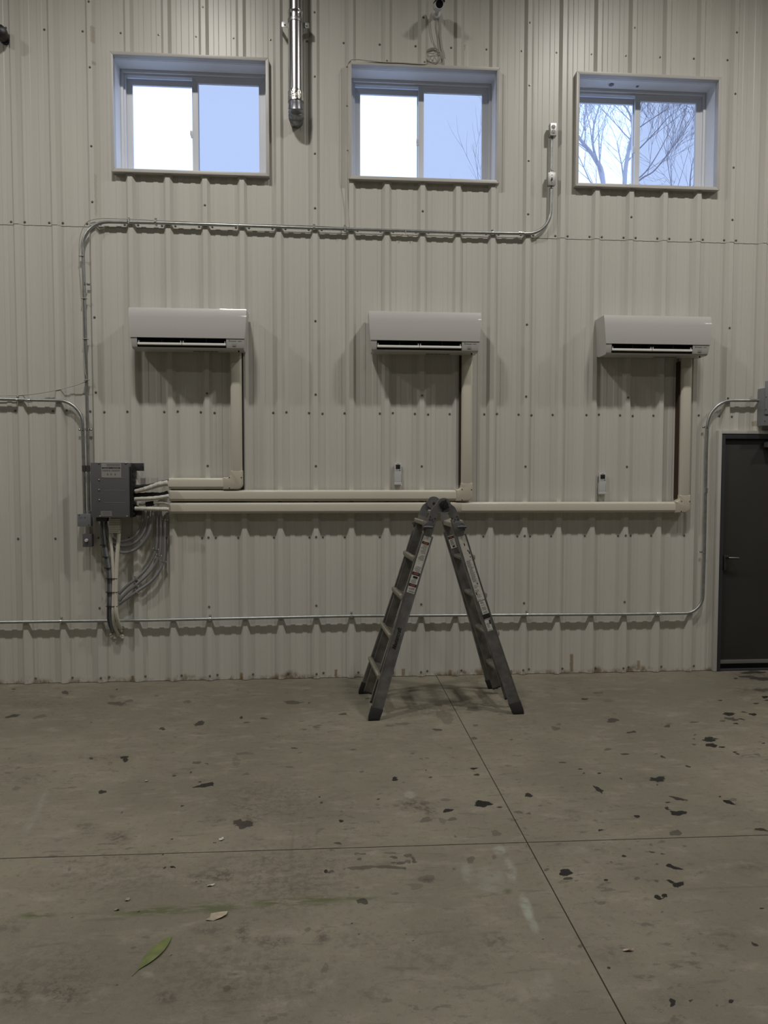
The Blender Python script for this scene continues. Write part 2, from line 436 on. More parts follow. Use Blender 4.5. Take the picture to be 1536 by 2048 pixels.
T(510, 1340, [(225,192,52,9,.6),(50,286,20,5,.7),(522,260,18,7,.7),(320,194,7,3,.7),(362,340,20,6,.4),(372,328,20,4,.4),(292,352,14,4,.5),(232,462,18,4,.8),(580,470,14,5,.5),
 (207,573,22,4,.5),(268,488,12,4,.3),(630,600,15,5,.4),(875,318,36,8,.35),(1115,265,55,20,.3),(1140,300,30,20,.3),(800,328,20,8,.3),(1078,353,27,6,.7),(1295,404,19,8,.5),
 (1515,412,10,4,.5),(1303,327,16,6,.4),(825,637,14,6,.95),(828,650,18,5,.95),(878,664,9,4,.4),(1037,634,11,4,.8),(1010,592,5,3,.9),(983,525,11,5,.35),(1016,521,11,5,.35),
 (930,492,14,5,.4),(1293,582,16,6,.95),(1310,619,15,7,.85),(1347,790,42,19,1.0),(1445,811,22,3,.8),(1140,830,28,10,.95,-.2),(728,764,8,5,.85),(509,893,14,7,.95),(380,750,8,5,.9),
 (178,751,7,4,.8),(392,784,10,5,.7),(238,776,7,5,.7),(492,1024,22,7,.7,.2),(1110,890,24,14,.3),(1168,880,20,12,.45),(1127,767,25,8,.35),(1010,885,30,16,.4),(1425,965,28,16,.35),
 (1185,984,10,6,.5),(1290,232,45,9,.5),(1085,206,25,8,.5),(510,836,10,5,.3),(1135,547,5,4,.9)])
T(1016, 1340, [(452,172,17,6,.8),(620,298,35,10,.7),(530,135,25,6,.4),(595,182,36,8,.22),(280,345,24,11,.45),(300,322,18,5,.3),(942,332,17,8,.7),(740,366,17,5,.85),(712,371,14,3,.8),
 (1100,308,27,3,.6),(1305,260,30,10,.9),(1320,290,35,9,.6,.2),(1270,301,20,3,.5),(1447,262,22,6,.9),(1392,248,20,4,.6,.2),(1380,290,18,3,.8,.2),(1347,316,12,3,.9),(1188,410,34,12,.95),
 (1225,406,20,3,.7),(1203,444,32,11,.95),(1262,455,18,4,.9),(1098,440,13,4,.6),(1105,384,10,4,.6),(1098,406,8,3,.6),(690,497,25,4,.8),(590,469,24,6,.5),(874,496,12,4,.4),
 (913,513,15,6,.85,.3),(1340,485,12,3,.8),(1355,496,12,3,.8),(1510,432,12,3,.9),(1475,502,20,5,.4,.2),(1385,510,10,4,.3),(320,546,20,4,.8),(428,585,13,4,.9),(448,610,8,3,.8),
 (541,610,12,5,.9),(667,641,11,4,.9,.3),(1062,569,16,5,.85,.2),(888,646,34,17,1),(846,638,7,4,.9),(883,680,8,3,.8),(535,706,30,12,.95,.6),(122,740,24,11,.95),(1005,760,42,8,.85,.25),
 (942,782,16,4,.9),(938,812,16,5,.9),(944,822,14,4,.9),(1002,845,36,15,1),(1040,845,20,6,1),(1305,782,36,9,.95,.3),(1250,748,8,4,.9),(1330,765,25,8,.35),(763,866,14,9,.95),
 (62,840,26,8,.45),(122,848,15,6,.5),(191,802,12,5,.4),(545,946,18,5,.95),(576,927,10,3,.9),(992,963,33,17,.55),(1498,944,36,8,.8,.2),(1520,160,20,6,.9),(1500,118,45,10,.5),
 (1530,180,14,4,.8),(1465,198,20,4,.7),(1252,179,12,3,.7),(1345,50,12,3,.7),(1420,40,60,6,.6),(1500,52,60,9,.7),(1450,14,70,7,.75),(910,1015,25,6,.3),(845,1033,13,7,.35),(1040,1040,16,6,.35)])
T(0, 1690, [(1022,131,13,8,.95),(973,135,10,5,.8),(960,57,7,5,.9),(1165,218,6,5,.9),(1010,650,12,6,.8,-.4),(850,557,6,4,.8),(790,607,18,9,.35),(410,920,20,14,.3),(860,545,26,7,.3),
 (410,140,9,20,.3),(1340,850,18,24,.4,-.5),(300,985,8,5,.7),(600,262,18,8,.25),(485,340,16,8,.2),(985,283,5,3,.9),(105,184,4,3,.9),(720,520,5,8,.5),(690,827,8,5,.7),(425,427,7,4,.8),(820,393,14,5,.8)])
T(510, 1690, [(640,133,85,11,.5,-.03),(790,131,95,9,.55,.02),(600,52,16,8,.4),(618,82,12,10,.5),(632,53,8,4,.6),(653,52,7,3,.6),(790,47,50,4,.4),(823,74,22,8,.6),(820,104,14,6,.5),
 (860,107,22,9,.5),(903,62,26,9,.5),(905,98,16,10,.45),(935,80,10,9,.6),(942,98,14,9,.6),(420,157,14,11,.95),(454,157,15,8,.55),(530,147,11,6,.5),(635,332,30,17,.7),(1010,200,50,18,.3),
 (950,243,46,15,.25),(1175,142,12,7,.4),(1275,88,25,18,.4),(1412,72,14,12,.35),(415,728,20,30,.3),(310,500,18,12,.35),(588,603,10,5,.8),(933,567,11,5,.9),(571,465,7,5,.8),(615,527,8,6,.6),
 (895,527,8,6,.45),(954,924,7,3,.9),(806,1010,7,7,.95),(780,920,25,14,.3),(978,865,9,6,.5),(830,288,22,8,.35),(605,252,16,6,.3),(265,170,7,5,.5),(345,563,7,5,.7)])
T(1016, 1690, [(340,162,38,18,1),(355,198,24,9,.8),(228,145,15,9,.5),(405,210,14,6,.4),(580,207,20,5,.9,.1),(687,66,13,7,.95),(613,100,12,4,.6),(850,41,20,3,.8,.15),(917,52,20,4,.8),
 (880,112,11,6,.5),(956,123,18,12,1),(995,137,32,7,1,.1),(958,216,19,9,1,.3),(1004,235,30,16,1),(885,308,26,12,1,.2),(925,298,18,10,1),(765,197,18,9,.45),(877,214,15,6,.45),
 (557,342,26,9,.35),(909,398,11,6,.45),(700,445,7,6,.7),(1498,376,12,4,1),(1460,588,18,9,.85,.4),(596,727,11,7,.95),(972,928,22,19,.95),(1080,920,15,8,.8),(1315,925,14,12,.95),
 (1230,947,15,8,.45),(427,597,14,12,.45),(1290,800,8,4,.6),(1210,580,8,4,.6),(205,556,6,4,.9)])
fld = np.full(XX.shape, -1.0, np.float32); stg = np.zeros(XX.shape, np.float32)
def ellipse(px, py, hw, hh, rot=0):
    a, b = math.cos(rot), math.sin(rot)
    c0 = G(px, py); e1 = G(px+hw*a, py+hw*b)-c0; e2 = G(px-hh*b, py+hh*a)-c0
    det = e1.x*e2.y-e1.y*e2.x; dx, dy = XX-c0.x, YS-c0.y
    u = (dx*e2.y-dy*e2.x)/det; v = (-dx*e1.y+dy*e1.x)/det
    return u, v
for (px, py, hw, hh, s_, rot) in spots:
    u, v = ellipse(px, py, max(hw, 1.6), max(hh, 1.3), rot); r = np.hypot(u, v)
    th = np.arctan2(v, u); ph = rng.uniform(0, 6.28, 3)
    r = r/(1+.16*np.sin(2*th+ph[0])+.14*np.sin(3*th+ph[1])+.09*np.sin(5*th+ph[2]))
    f = 1.12-r; sel = (f > fld) & (r < 3); fld[sel] = f[sel]
    w_ = (f >= fld-1e-6) & (r < 2.6); stg[w_] = min(s_*1.02, 1)
def soft(L, lo=.3):
    A = np.zeros(XX.shape, np.float32)
    for (px, py, hw, hh, s_, *rt) in L:
        u, v = ellipse(px, py, hw, hh, rt[0] if rt else 0); r = np.hypot(u, v)
        A = np.maximum(A, s_*np.clip((1.25-r)/(1.25-lo), 0, 1))
    return A
dirt = soft([(560,1760,190,90,.42),(450,1950,250,90,.4),(120,1950,160,90,.38),(540,1600,160,50,.36),(250,1750,160,60,.3),(860,1900,160,80,.25),(130,1980,60,40,.9),(30,1985,40,45,.8),(440,1750,45,22,.8),(400,1758,30,18,.7),(420,1860,45,14,.6),(486,1865,16,30,.8),(333,1995,28,16,.9),(410,1930,26,18,.6),(20,1855,34,24,.5),
 (547,1885,45,16,.8),(645,1873,18,20,.8),(535,1940,20,22,.7),(560,1760,30,14,.7),(530,1720,26,14,.6),(830,1610,38,16,.95),(855,1618,22,12,.9,.5),(238,1675,30,14,.7),(172,1653,28,8,.7),
 (500,1640,30,16,.6),(430,1640,30,12,.6),(80,1408,80,10,.4),(245,1407,34,6,.6),(345,1438,20,5,.4),(860,1415,90,16,.5),(940,1405,60,14,.6),(1150,1630,30,14,.4),(1500,1735,36,18,.5),
 (1300,1560,60,14,.35),(1510,1352,50,9,.9),(1500,1380,40,8,.5),(990,1880,34,24,.6),(860,1760,28,7,.6),(740,1990,40,20,.4),(620,1980,26,16,.6),(465,1985,20,34,.5,.15),(455,1900,12,30,.6,.15),
 (200,1515,60,8,.4),(60,1560,50,10,.4),(1200,1700,60,12,.3),(1230,1910,60,24,.35),(1450,1870,60,30,.3),(1350,1990,70,26,.3),(480,1930,30,20,.4),(700,1880,60,24,.3)])
pale = soft([(1020,1740,10,24,.9,-.35),(1053,1815,10,28,1,-.33),(1068,1850,8,18,.6,-.33),(1000,1700,12,8,.9),(1150,1700,30,8,.3),(985,1755,20,14,.4),(935,1745,12,20,.5,-.2),(295,1945,16,8,.5,.5),
 (75,1620,6,60,.35,.45),(60,1640,5,40,.3,.5),(820,1590,12,8,.5),(1085,1970,22,30,.3),(980,1760,30,30,.3)], .75)
green = soft([(75,1830,42,8,1.0,-.02),(150,1828,60,3,.5),(310,1822,90,11,1.0,-.04),(420,1816,80,12,.9,-.03),(560,1805,60,10,1,-.05),(640,1799,60,8,1,-.03),(720,1797,60,4,.8),(820,1796,60,3,.4),
 (985,1789,36,4,.8,-.1),(1015,1783,10,6,.9),(450,1985,8,16,.4,.2)], .4)
crack = np.zeros(XX.shape, np.float32)
def seg(p, q_, wd_, s_):
    a, b = G(*p), G(*q_); dx, dy = b.x-a.x, b.y-a.y; L2 = dx*dx+dy*dy
    t = np.clip(((XX-a.x)*dx+(YS-a.y)*dy)/L2, 0, 1); d = np.hypot(XX-a.x-t*dx, YS-a.y-t*dy)
    global crack; crack = np.maximum(crack, s_*np.clip(1.3-d/wd_, 0, 1))
for p, q_, w_, s_ in (((585,1660),(581,1790),.006,.5),((636,1645),(634,1690),.006,.4),((700,1852),(810,1920),.006,.4),((820,1900),(1020,2005),.006,.5),((1350,1780),(1536,1773),.007,.55),
    ((1000,1985),(1110,2048),.005,.4),((530,1825),(660,1805),.006,.5),((350,1828),(530,1815),.005,.5)):
    seg(p, q_, w_, s_)
co = np.stack([XX, YS, np.zeros_like(XX)], -1).reshape(-1, 3)
I, J = np.meshgrid(np.arange(nx-1), np.arange(ny-1)); keep = ~((I == ix) | (J == iy))
I, J = I[keep], J[keep]; a = J*nx+I
quads = np.stack([a, a+1, a+1+nx, a+nx], -1)
vs = [tuple(v) for v in co[:0]]
extra_v, extra_f = [], []
def xq(*p): o = len(co)+len(extra_v); extra_v.extend(p); extra_f.append((o, o+1, o+2, o+3))
def sy(x, y): return y + SK*(x-3.3)*min(max(-y/2.982, 0), 1.3)
D_ = -.014
x0, x1, y0, y1 = gx[ix], gx[ix+1], gy[iy], gy[iy+1]
for ya, yb in ((gy[0], y0), (y1, gy[-1])):
    ya, yb = sy(JX, ya), sy(JX, yb)
    xq((x0, ya-.004, D_), (x1, ya-.004, D_), (x1, yb+.004, D_), (x0, yb+.004, D_))
    xq((x0, ya, 0), (x0, ya, D_), (x0, yb, D_), (x0, yb, 0)); xq((x1, ya, D_), (x1, ya, 0), (x1, yb, 0), (x1, yb, D_))
for xa, xb in ((gx[0], x0), (x1, gx[-1])):
    for yy in (y0, y1):
        xq((xa, sy(xa, yy), 0), (xb, sy(xb, yy), 0), (xb, sy(xb, yy), D_), (xa, sy(xa, yy), D_))
xq((gx[0], sy(gx[0], y0), D_), (gx[-1], sy(gx[-1], y0), D_), (gx[-1], sy(gx[-1], y1), D_), (gx[0], sy(gx[0], y1), D_))
yn0, yn1 = sy(gx[0], gy[0]), sy(gx[-1], gy[0])
xq((gx[0], yn0, 0), (gx[0], YF, 0), (gx[-1], YF, 0), (gx[-1], yn1, 0))
xq((XL, .045, 0), (XL, YF, 0), (gx[0], YF, 0), (gx[0], .045, 0)); xq((gx[-1], .045, 0), (gx[-1], YF, 0), (XR, YF, 0), (XR, .045, 0))
xq((XL, .045, 0), (XR, .045, 0), (XR, .35, 0), (XL, .35, 0))
allv = np.concatenate([co, np.array(extra_v)]).astype(np.float32); allf = np.concatenate([quads, np.array(extra_f)]).astype(np.int32)
me = bpy.data.meshes.new('floor'); me.vertices.add(len(allv)); me.vertices.foreach_set('co', allv.ravel())
me.loops.add(allf.size); me.loops.foreach_set('vertex_index', allf.ravel())
me.polygons.add(len(allf)); me.polygons.foreach_set('loop_start', np.arange(0, allf.size, 4, dtype=np.int32))
me.update(calc_edges=True)
for nm, A in (('spot', fld), ('spot_strength', stg), ('dirt', dirt), ('pale', pale), ('green', green), ('crack', crack)):
    at = me.attributes.new(nm, 'FLOAT', 'POINT'); d = np.zeros(len(allv), np.float32); d[:A.size] = A.ravel()
    if nm == 'spot': d[A.size:] = -1
    at.data.foreach_set('value', d)
me.materials.append(CONC)
floor = bpy.data.objects.new('floor', me); COL.objects.link(floor); tag(floor, 'stained grey-brown concrete floor with saw-cut joints', kind='structure')
MB().b2(-30, 40, .4, 60, -.1, -.05).build('ground', mat('pale_ground', (.5, .5, .52), .9), smooth=0)['kind'] = 'structure'

# ---------------------------------------------------------------- windows
def ring(mb, x0, x1, z0, z1, w, y0, y1, wt=None, wb=None):
    """mitred rectangular ring"""
    wt = w if wt is None else wt; wb = w if wb is None else wb
    O = [(x0, z0), (x1, z0), (x1, z1), (x0, z1)]; I_ = [(x0+w, z0+wb), (x1-w, z0+wb), (x1-w, z1-wt), (x0+w, z1-wt)]
    g = .0006
    for i in range(4):
        j = (i+1) % 4; a, b, c_, d = O[i], O[j], I_[j], I_[i]
        poly = [a, b, c_, d]; cx = sum(p[0] for p in poly)/4; cz = sum(p[1] for p in poly)/4
        vs = [(p[0], y, p[1]) for y in (y0, y1) for p in poly]
        if i in (0, 2): vs = [(v[0]+(g if v[0] < cx else -g), v[1], v[2]) for v in vs]
        mb.add(vs, [(3, 2, 1, 0), (4, 5, 6, 7), (0, 1, 5, 4), (1, 2, 6, 5), (2, 3, 7, 6), (3, 0, 4, 7)])
def make_window(i, x0, label):
    root = empty('window_%d' % i, (x0, 0, ZW)); tag(root, label, kind='structure')
    b = MB(); ring(b, 0, WW, 0, WH, .027, -.030, .030); o = b.build('window_trim', WHITE_TRIM, root, bevel=.002)
    b = MB(); t = .0025; a0, a1, c0, c1 = .0245, WW-.0245, .0245, WH-.0245
    b.b2(a0-t, a0, -.022, .30, c0-t, c1+t); b.b2(a1, a1+t, -.022, .30, c0-t, c1+t)
    b.b2(a0-t, a1+t, -.022, .30, c0-t, c0); b.b2(a0-t, a1+t, -.022, .30, c1, c1+t)
    # fold line in the liner head
    b.b2(a0, a1, .045, .047, c1-.002, c1)
    b.build('window_reveal', LINER, root)
    b = MB(); ring(b, a0+.001, a1-.001, c0+.001, c1-.001, .022, .195, .285); ring(b, a0+.02, a1-.02, c0+.02, c1-.02, .020, .215, .285)
    b.build('window_frame', VINYL, root, bevel=.0015)
    # left sash (outer track)
    b = MB(); ring(b, .062, .662, .06, .888, .050, .250, .275, wt=.052, wb=.05); s1 = b.build('sash', VINYL, root, bevel=.0025)
    MB().b2(.108, .616, .261, .264, .105, .84).build('pane', GLASS, s1, smooth=0)
    # right sash (inner track)
    b = MB(); ring(b, .620, 1.232, .06, .905, .048, .218, .244, wt=.05, wb=.05); s2 = b.build('sash', VINYL, root, bevel=.0025)
    MB().b2(.664, 1.188, .229, .232, .105, .86).build('pane', GLASS, s2, smooth=0)
    b = MB(); ring(b, .655, 1.225, .05, .90, .012, .277, .283); sc_ = b.build('screen_frame', VINYL, root)
    MB().b2(.664, 1.216, .2795, .2800, .06, .89).build('insect_screen', SCREEN, sc_, smooth=0)
    b = MB(); b.b2(.605, .622, .212, .236, .40, .455); b.tube([(.612, .222, .40), (.604, .205, .42), (.606, .200, .45)], .004, 6)
    b.build('latch', VINYL, s2, bevel=.002)
    b = MB(); b.b2(.585, .618, .21, .25, .895, .905); b.build('track_stop', VINYL, root)
    return root
make_window(1, WX[0], 'sliding window deep in the wall, left of the flue pipe')
make_window(2, WX[1], 'sliding window deep in the wall, below the security camera')
w3 = make_window(3, WX[2], 'sliding window with bare trees outside, right of the tall outlet')
MB().lathe((0, 0, 0), [(.022, 0), (.022, .003), (.01, .004)], 12, 'z').build('plug', mat('dark_hole_plug', (.2, .2, .25), .5), w3).location = (.36, .12, WH-.031)
MB().lathe((0, 0, 0), [(.012, 0), (.012, .003), (.006, .004)], 12, 'z').build('plug', MATS['dark_hole_plug'], w3).location = (.60, .13, WH-.031)

# ---------------------------------------------------------------- trees outside
def tree(name, label, trunks, seed, ydist, depth=5, spread=.5):
    rnd = random.Random(seed); tr_ = MB(); br = MB()
    def grow(p, d, L, r, lev):
        n_ = 4; pts = [p]; q = p.copy(); dd = d.copy()
        for i in range(n_):
            dd = (dd + Vector((rnd.uniform(-1, 1), rnd.uniform(-1, 1), rnd.uniform(-.3, .9)))*.14).normalized()
            q = q + dd*(L/n_); pts.append(q.copy())
        br.tube(pts, [r*(1-.55*i/n_) for i in range(n_+1)], 4 if r < .02 else 6)
        if lev <= 0: return
        for i in range(1, n_+1):
            for _ in range(2 if i == n_ or lev > 2 else 1):
                if rnd.random() < .30: continue
                side = Vector((rnd.uniform(-1, 1), rnd.uniform(-1, 1), rnd.uniform(-.2, .5))).normalized()
                nd = (dd*.85 + side*spread*1.15).normalized()
                grow(pts[i], nd, L*rnd.uniform(.55, .8), max(r*(1-.5*i/n_)*.5, .0035), lev-1)
    for path, r0, r1, kids in trunks:
        pts = [W(x, y, -ydist) for x, y in path]
        sp = spline(pts, 5)
        K = len(sp); rs = [r0+(r1-r0)*i/(K-1) for i in range(K)]
        tr_.tube(sp, rs, 8)
        for k in range(kids):
            i = int(K*(.35+.64*k/max(kids-1, 1))); i = min(i, K-2)
            d = (sp[i+1]-sp[i]).normalized(); side = Vector((rnd.uniform(-1, 1), rnd.uniform(-.7, .7), rnd.uniform(0, .5))).normalized()
            grow(sp[i], (d*.6+side*.8).normalized(), rnd.uniform(.9, 1.5), rs[i]*.38, depth-2)
        grow(sp[-1], (sp[-1]-sp[-3]).normalized(), 1.3, r1, depth-1)
    c0 = W(*trunks[0][0][0], -ydist); root = empty(name, (c0.x, c0.y, -.05)); tag(root, label, 'tree', 'bare trees outside the windows')
    off = Vector(root.location)
    for b_, nm in ((tr_, 'trunk'), (br, 'branches')):
        b_.v = [tuple(Vector(v)-off) for v in b_.v]; b_.build(nm, BARK, root)
    return root
Y1 = 12.0
tree('bare_tree', 'bare tree whose thick trunk leans left, in the third window’s left pane', [([(1205, 1099), (1212, 600), (1207, 372), (1190, 318), (1165, 285), (1150, 262)], .085, .03, 9), ([(1206, 372), (1196, 330), (1186, 290), (1188, 250), (1196, 222)], .04, .015, 6)], 3, Y1)
tree('bare_tree', 'bare upright tree behind the third window’s meeting stile', [([(1238, 1099), (1246, 600), (1249, 372), (1256, 310), (1265, 265), (1262, 235), (1252, 215)], .08, .02, 9), ([(1249, 385), (1285, 356), (1310, 340), (1345, 295), (1366, 268)], .026, .008, 4), ([(1252, 375), (1290, 345), (1320, 300), (1345, 250)], .020, .007, 3)], 11, Y1+.6)
tree('bare_tree', 'low bare tree at the third window’s lower right corner', [([(1402, 1104), (1392, 600), (1385, 420), (1380, 372), (1384, 330)], .05, .010, 7), ([(1385, 430), (1350, 390), (1342, 365)], .03, .01, 6)], 21, Y1+1, 4, .4)
tree('bare_tree', 'bare treetop just reaching the middle window’s lower right corner', [([(975, 1104), (976, 640), (977, 480), (968, 430), (960, 395)], .05, .008, 5)], 31, Y1+1, 3, .3)

# ---------------------------------------------------------------- air conditioners
DIAM = None
def make_ac(root):
    H = .4675
    def hw(z): return H - .022*(1-min(max(z/.30, 0), 1))**1.5
    prof_ = [(.0, .022), (.0, .328), (.20, .328), (.213, .322), (.221, .30), (.2275, .25), (.2325, .19), (.2345, .13), (.2325, .088), (.2315, .080), (.226, .036), (.219, .014), (.20, .002), (.06, .0), (.012, .010)]
    b = MB()
    def strip(xa, xb, pr, close=True):
        vs = []; K = len(pr)
        for s_, xx in ((0, xa), (1, xb)):
            for d, z in pr:
                h_ = hw(z); x_ = xx
                if xx <= -H+1e-6: x_ = -h_
                if xx >= H-1e-6: x_ = h_
                vs.append((x_, -d, z))
        fs = [(i, i+1, K+i+1, K+i) for i in range(K-1)]
        if close: fs.append((K-1, 0, K, 2*K-1))
        return vs, fs
    oa, ob = -.403, .306
    n0 = len(prof_)
    for xa, xb in ((-H, oa), (ob, H)):
        vs, fs = strip(xa, xb, prof_)
        cap = tuple(range(n0)) if xa == -H else tuple(range(n0, 2*n0)); b.add(vs, fs + [cap])
        b.add([], [])
    # middle: leave out the outlet faces (from .088 down to .012)
    up = prof_[:9]; dn = prof_[11:]
    vs, fs = strip(oa, ob, up, False); b.add(vs, fs)
    vs, fs = strip(oa, ob, dn + [prof_[0]], False); b.add(vs, fs)
    b.build('body', ACM, root, smooth=28)
    # outlet throat
    t = MB(); inn = [(.2325, .088), (.20, .094), (.12, .09), (.10, .05), (.13, .022), (.219, .014)]
    vs, fs = strip(oa, ob, inn, False); t.add(vs, fs)
    for xx in (oa, ob): t.add([(xx, -d, z) for d, z in inn], [tuple(range(6))])
    for f in (.27, .475, .525, .77):
        x_ = oa+(ob-oa)*f; t.b2(x_-.002, x_+.002, -.215, -.13, .03, .088)
    t.build('air_outlet', DARKIN, root, smooth=0)
    for xa, xb in ((oa+.004, (oa+ob)/2-.002), ((oa+ob)/2+.002, ob-.004)):
        v = MB(); pl = [(.226, .050), (.231, .047), (.2315, .034), (.226, .030), (.19, .030), (.15, .034), (.15, .040), (.20, .046)]
        v.prism([(-d, z) for d, z in pl], xa, xb); v.build('louver', VANE, root, smooth=40)
        v = MB(); v.b2(xa+.004, xa+.010, -.224, -.205, .048, .066); v.b2(xb-.010, xb-.004, -.224, -.205, .048, .066)
        v.build('louver_arm', ACM, root)
    f = MB(); fp = [(d+.0045, z) for d, z in prof_[3:9]]; fp = [(.200, .3325), (.213, .3285)] + fp[1:]; inner = [(d-.004, z) for d, z in fp][::-1]
    pr = fp+inner; K = len(pr); vs = []
    for s_ in (-1, 1):
        for d, z in pr: vs.append((s_*(hw(z)+.0015), -d, z))
    f.add(vs, [(i, (i+1) % K, K+(i+1) % K, K+i) for i in range(K)] + [tuple(range(K)), tuple(range(K, 2*K))])
    f.build('front_panel', ACW, root, smooth=30)
    # lower right plate with marks
    ang = math.atan2(.2315-.226, .080-.036)
    M0 = Matrix.Translation((.325, -.2304, .0655)) @ Matrix.Rotation(math.pi/2+ang, 4, 'X')
    bd = MB()
    def dia(cx, cz):
        return [(cx, cz-.0045), (cx+.0028, cz), (cx, cz+.0045), (cx-.0028, cz)]
    for cx, cz in ((.0065, .0095), (.003, .0015), (.010, .0015)):
        p = dia(cx, cz); bd.add([M0 @ Vector((a, c_, .0)) for a, c_ in p]+[M0 @ Vector((a, c_, .0006)) for a, c_ in p], [(0, 1, 2, 3), (4, 5, 6, 7), (0, 1, 5, 4), (1, 2, 6, 5), (2, 3, 7, 6), (3, 0, 4, 7)])
    bd.build('emblem', INKG, root, smooth=0)
    text_mesh('lettering', 'MITSUBISHI', .0095, M0 @ Matrix.Translation((.016, -.001, .0003)), INKG, root)
    text_mesh('lettering', 'ELECTRIC', .0068, M0 @ Matrix.Translation((.076, .0, .0003)), INKG, root)
    e = MB(); e.box((0, 0, 0), (.030, .018, .001), M=None); o = e.build('sensor_window', mat('sensor_grey', (.34, .34, .33), .4), root); o.matrix_local = M0 @ Matrix.Translation((.045, -.026, .0005))
    # underside grille ribs
    g = MB()
    for k in range(6): g.b2(.02+k*.035, .05+k*.035, -.12, -.09, -.0015, .001)
    g.build('underside_label', INKG, root, smooth=0)
    g = MB(); g.tube([(.40, -.17, .012), (.40, -.17, -.012)], .006, 8); g.build('drain_nipple', BLACKP, root)
    return root
def kids(o): return [c for c in bpy.data.objects if c.parent == o]
def copy_tree(o, parent=None):
    c = o.copy(); COL.objects.link(c)
    if parent: c.parent = parent
    for ch in kids(o): 
        copy_tree(ch, c)
    return c
ac1 = empty('air_conditioner', (1.879, -.002, 2.792))
make_ac(ac1)
ac2 = copy_tree(ac1); ac2.location = (3.816, -.002, 2.797)
ac3 = copy_tree(ac1); ac3.location = (5.806, -.002, 2.797)
for o, l in ((ac1, 'white wall-mounted air conditioner above the short vertical cover, nearest the grey branch box'), (ac2, 'white wall-mounted air conditioner below the middle window, above the ladder'),
             (ac3, 'white wall-mounted air conditioner nearest the dark door')):
    tag(o, l, 'air conditioner', 'white air conditioners in a row on the wall')

# ---------------------------------------------------------------- line set covers
CH, CDp = .094, .070
def chan_h(z0, xa, xb, parent, h=CH, m_=CREAM):
    b = MB(); p = [(0, 0), (-.052, 0), (-.064, .008), (-.070, .020), (-.070, h-.026), (-.066, h-.012), (-.052, h-.002), (0, h)]
    b.prism([(y, z0+z) for y, z in p], xa, xb, 'x'); return b.build('horizontal_cover', m_, parent, smooth=25, bevel=.0012)
def chan_v(xc, z0, z1, parent, w=CH, m_=CREAM):
    b = MB(); h = w/2; p = [(-h, 0), (-h, -.052), (-h+.012, -.066), (-h+.024, -.070), (h-.024, -.070), (h-.012, -.066), (h, -.052), (h, 0)]
    b.prism([(xc+x, y) for x, y in p], z0, z1, 'z'); return b.build('vertical_cover', m_, parent, smooth=25, bevel=.0012)
def elbow(xl, xr, z0, zt, parent, w=.102):
    """flat elbow: joins horizontal from the left to a vertical at the right"""
    b = MB(); r = .035; ri = .03
    x1, x0 = xr, xr-w; zb, zc = z0-.004, z0-.004+w
    out_ = [(xl, zb)]
    for k in range(7): a = -math.pi/2+k*math.pi/12; out_.append((x1-r*1.4+r*1.4*math.cos(a), zb+r*1.4+r*1.4*math.sin(a)))
    out_ += [(x1, zt), (x0, zt)]
    for k in range(6): a = -k*math.pi/10; out_.append((x0-ri+ri*math.cos(a), zc+ri+ri*math.sin(a)))
    out_ += [(xl, zc)]
    def inset(pl, d):
        cx = sum(p[0] for p in pl)/len(pl); n_ = len(pl); res = []
        for i in range(n_):
            a, c_, e = Vector(pl[i-1]), Vector(pl[i]), Vector(pl[(i+1) % n_])
            t1 = (c_-a).normalized(); t2 = (e-c_).normalized(); nn = Vector((-(t1.y+t2.y), t1.x+t2.x)).normalized()
            res.append((c_.x+nn.x*d, c_.y+nn.y*d))
        return res
    rings = [[Vector((p[0], -.0, p[1])) for p in out_], [Vector((p[0], -.060, p[1])) for p in out_], [Vector((p[0], -.071, p[1])) for p in inset(out_, .007)], [Vector((p[0], -.074, p[1])) for p in inset(out_, .018)]]
    b.loft(rings); e = b.build('elbow_cover', CREAM2, parent, smooth=32)
    s_ = MB()
    for x_, z_ in ((xl+.055 if xr-xl > .14 else xl+.02, zc-.001), (xl+.055, zb+.012), (x1-.012, zc-.002)):
        s_.lathe((x_, -.068, z_), [(.0055, 0), (.0055, -.006), (.003, -.007)], 8)
    s_.build('screw_heads', BLACKP, e)
def cover(pyb, px0, px1, pxe0, pxe1, pyv0, pyv1, xc_px, label, strip=None):
    z0 = W((px0+px1)/2, pyb, .06).z; xa = W(px0, pyb, .06).x; xb = W(px1, pyb, .06).x; xr = W(pxe1, pyb, .06).x
    root = empty('line_set_cover', (0, 0, 0)); tag(root, label, 'pipe cover', 'cream plastic pipe covers')
    chan_h(z0, xa, xb+.02, root)
    zt = W(xc_px, pyv0, .07).z; elbow(xb, xr, z0, zt, root)
    xc = xr-.052; chan_v(xc, zt-.02, W(xc_px, pyv1, .06).z, root)
    if strip:
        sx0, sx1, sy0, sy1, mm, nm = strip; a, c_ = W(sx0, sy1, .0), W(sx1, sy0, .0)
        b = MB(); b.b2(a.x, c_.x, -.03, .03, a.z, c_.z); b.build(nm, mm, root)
    return root
cv1 = cover(978, 338, 446, 446, 486, 941, 699, 471, 'short upper cream pipe cover rising to the left air conditioner', (482, 486.5, 703, 978, BLACKP, 'dark_gap_strip'))  # solid black strip stands in for shade in the gap beside the cover
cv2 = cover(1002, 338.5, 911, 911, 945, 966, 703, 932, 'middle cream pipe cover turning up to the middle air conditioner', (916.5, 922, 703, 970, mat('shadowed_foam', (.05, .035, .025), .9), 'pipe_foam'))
cv3 = cover(1026, 338.5, 1349, 1349, 1380, 990, 709, 1370, 'longest, lowest cream pipe cover, turning up to the right air conditioner', (1350, 1358, 724, 997, BROWN, 'wood_strip'))
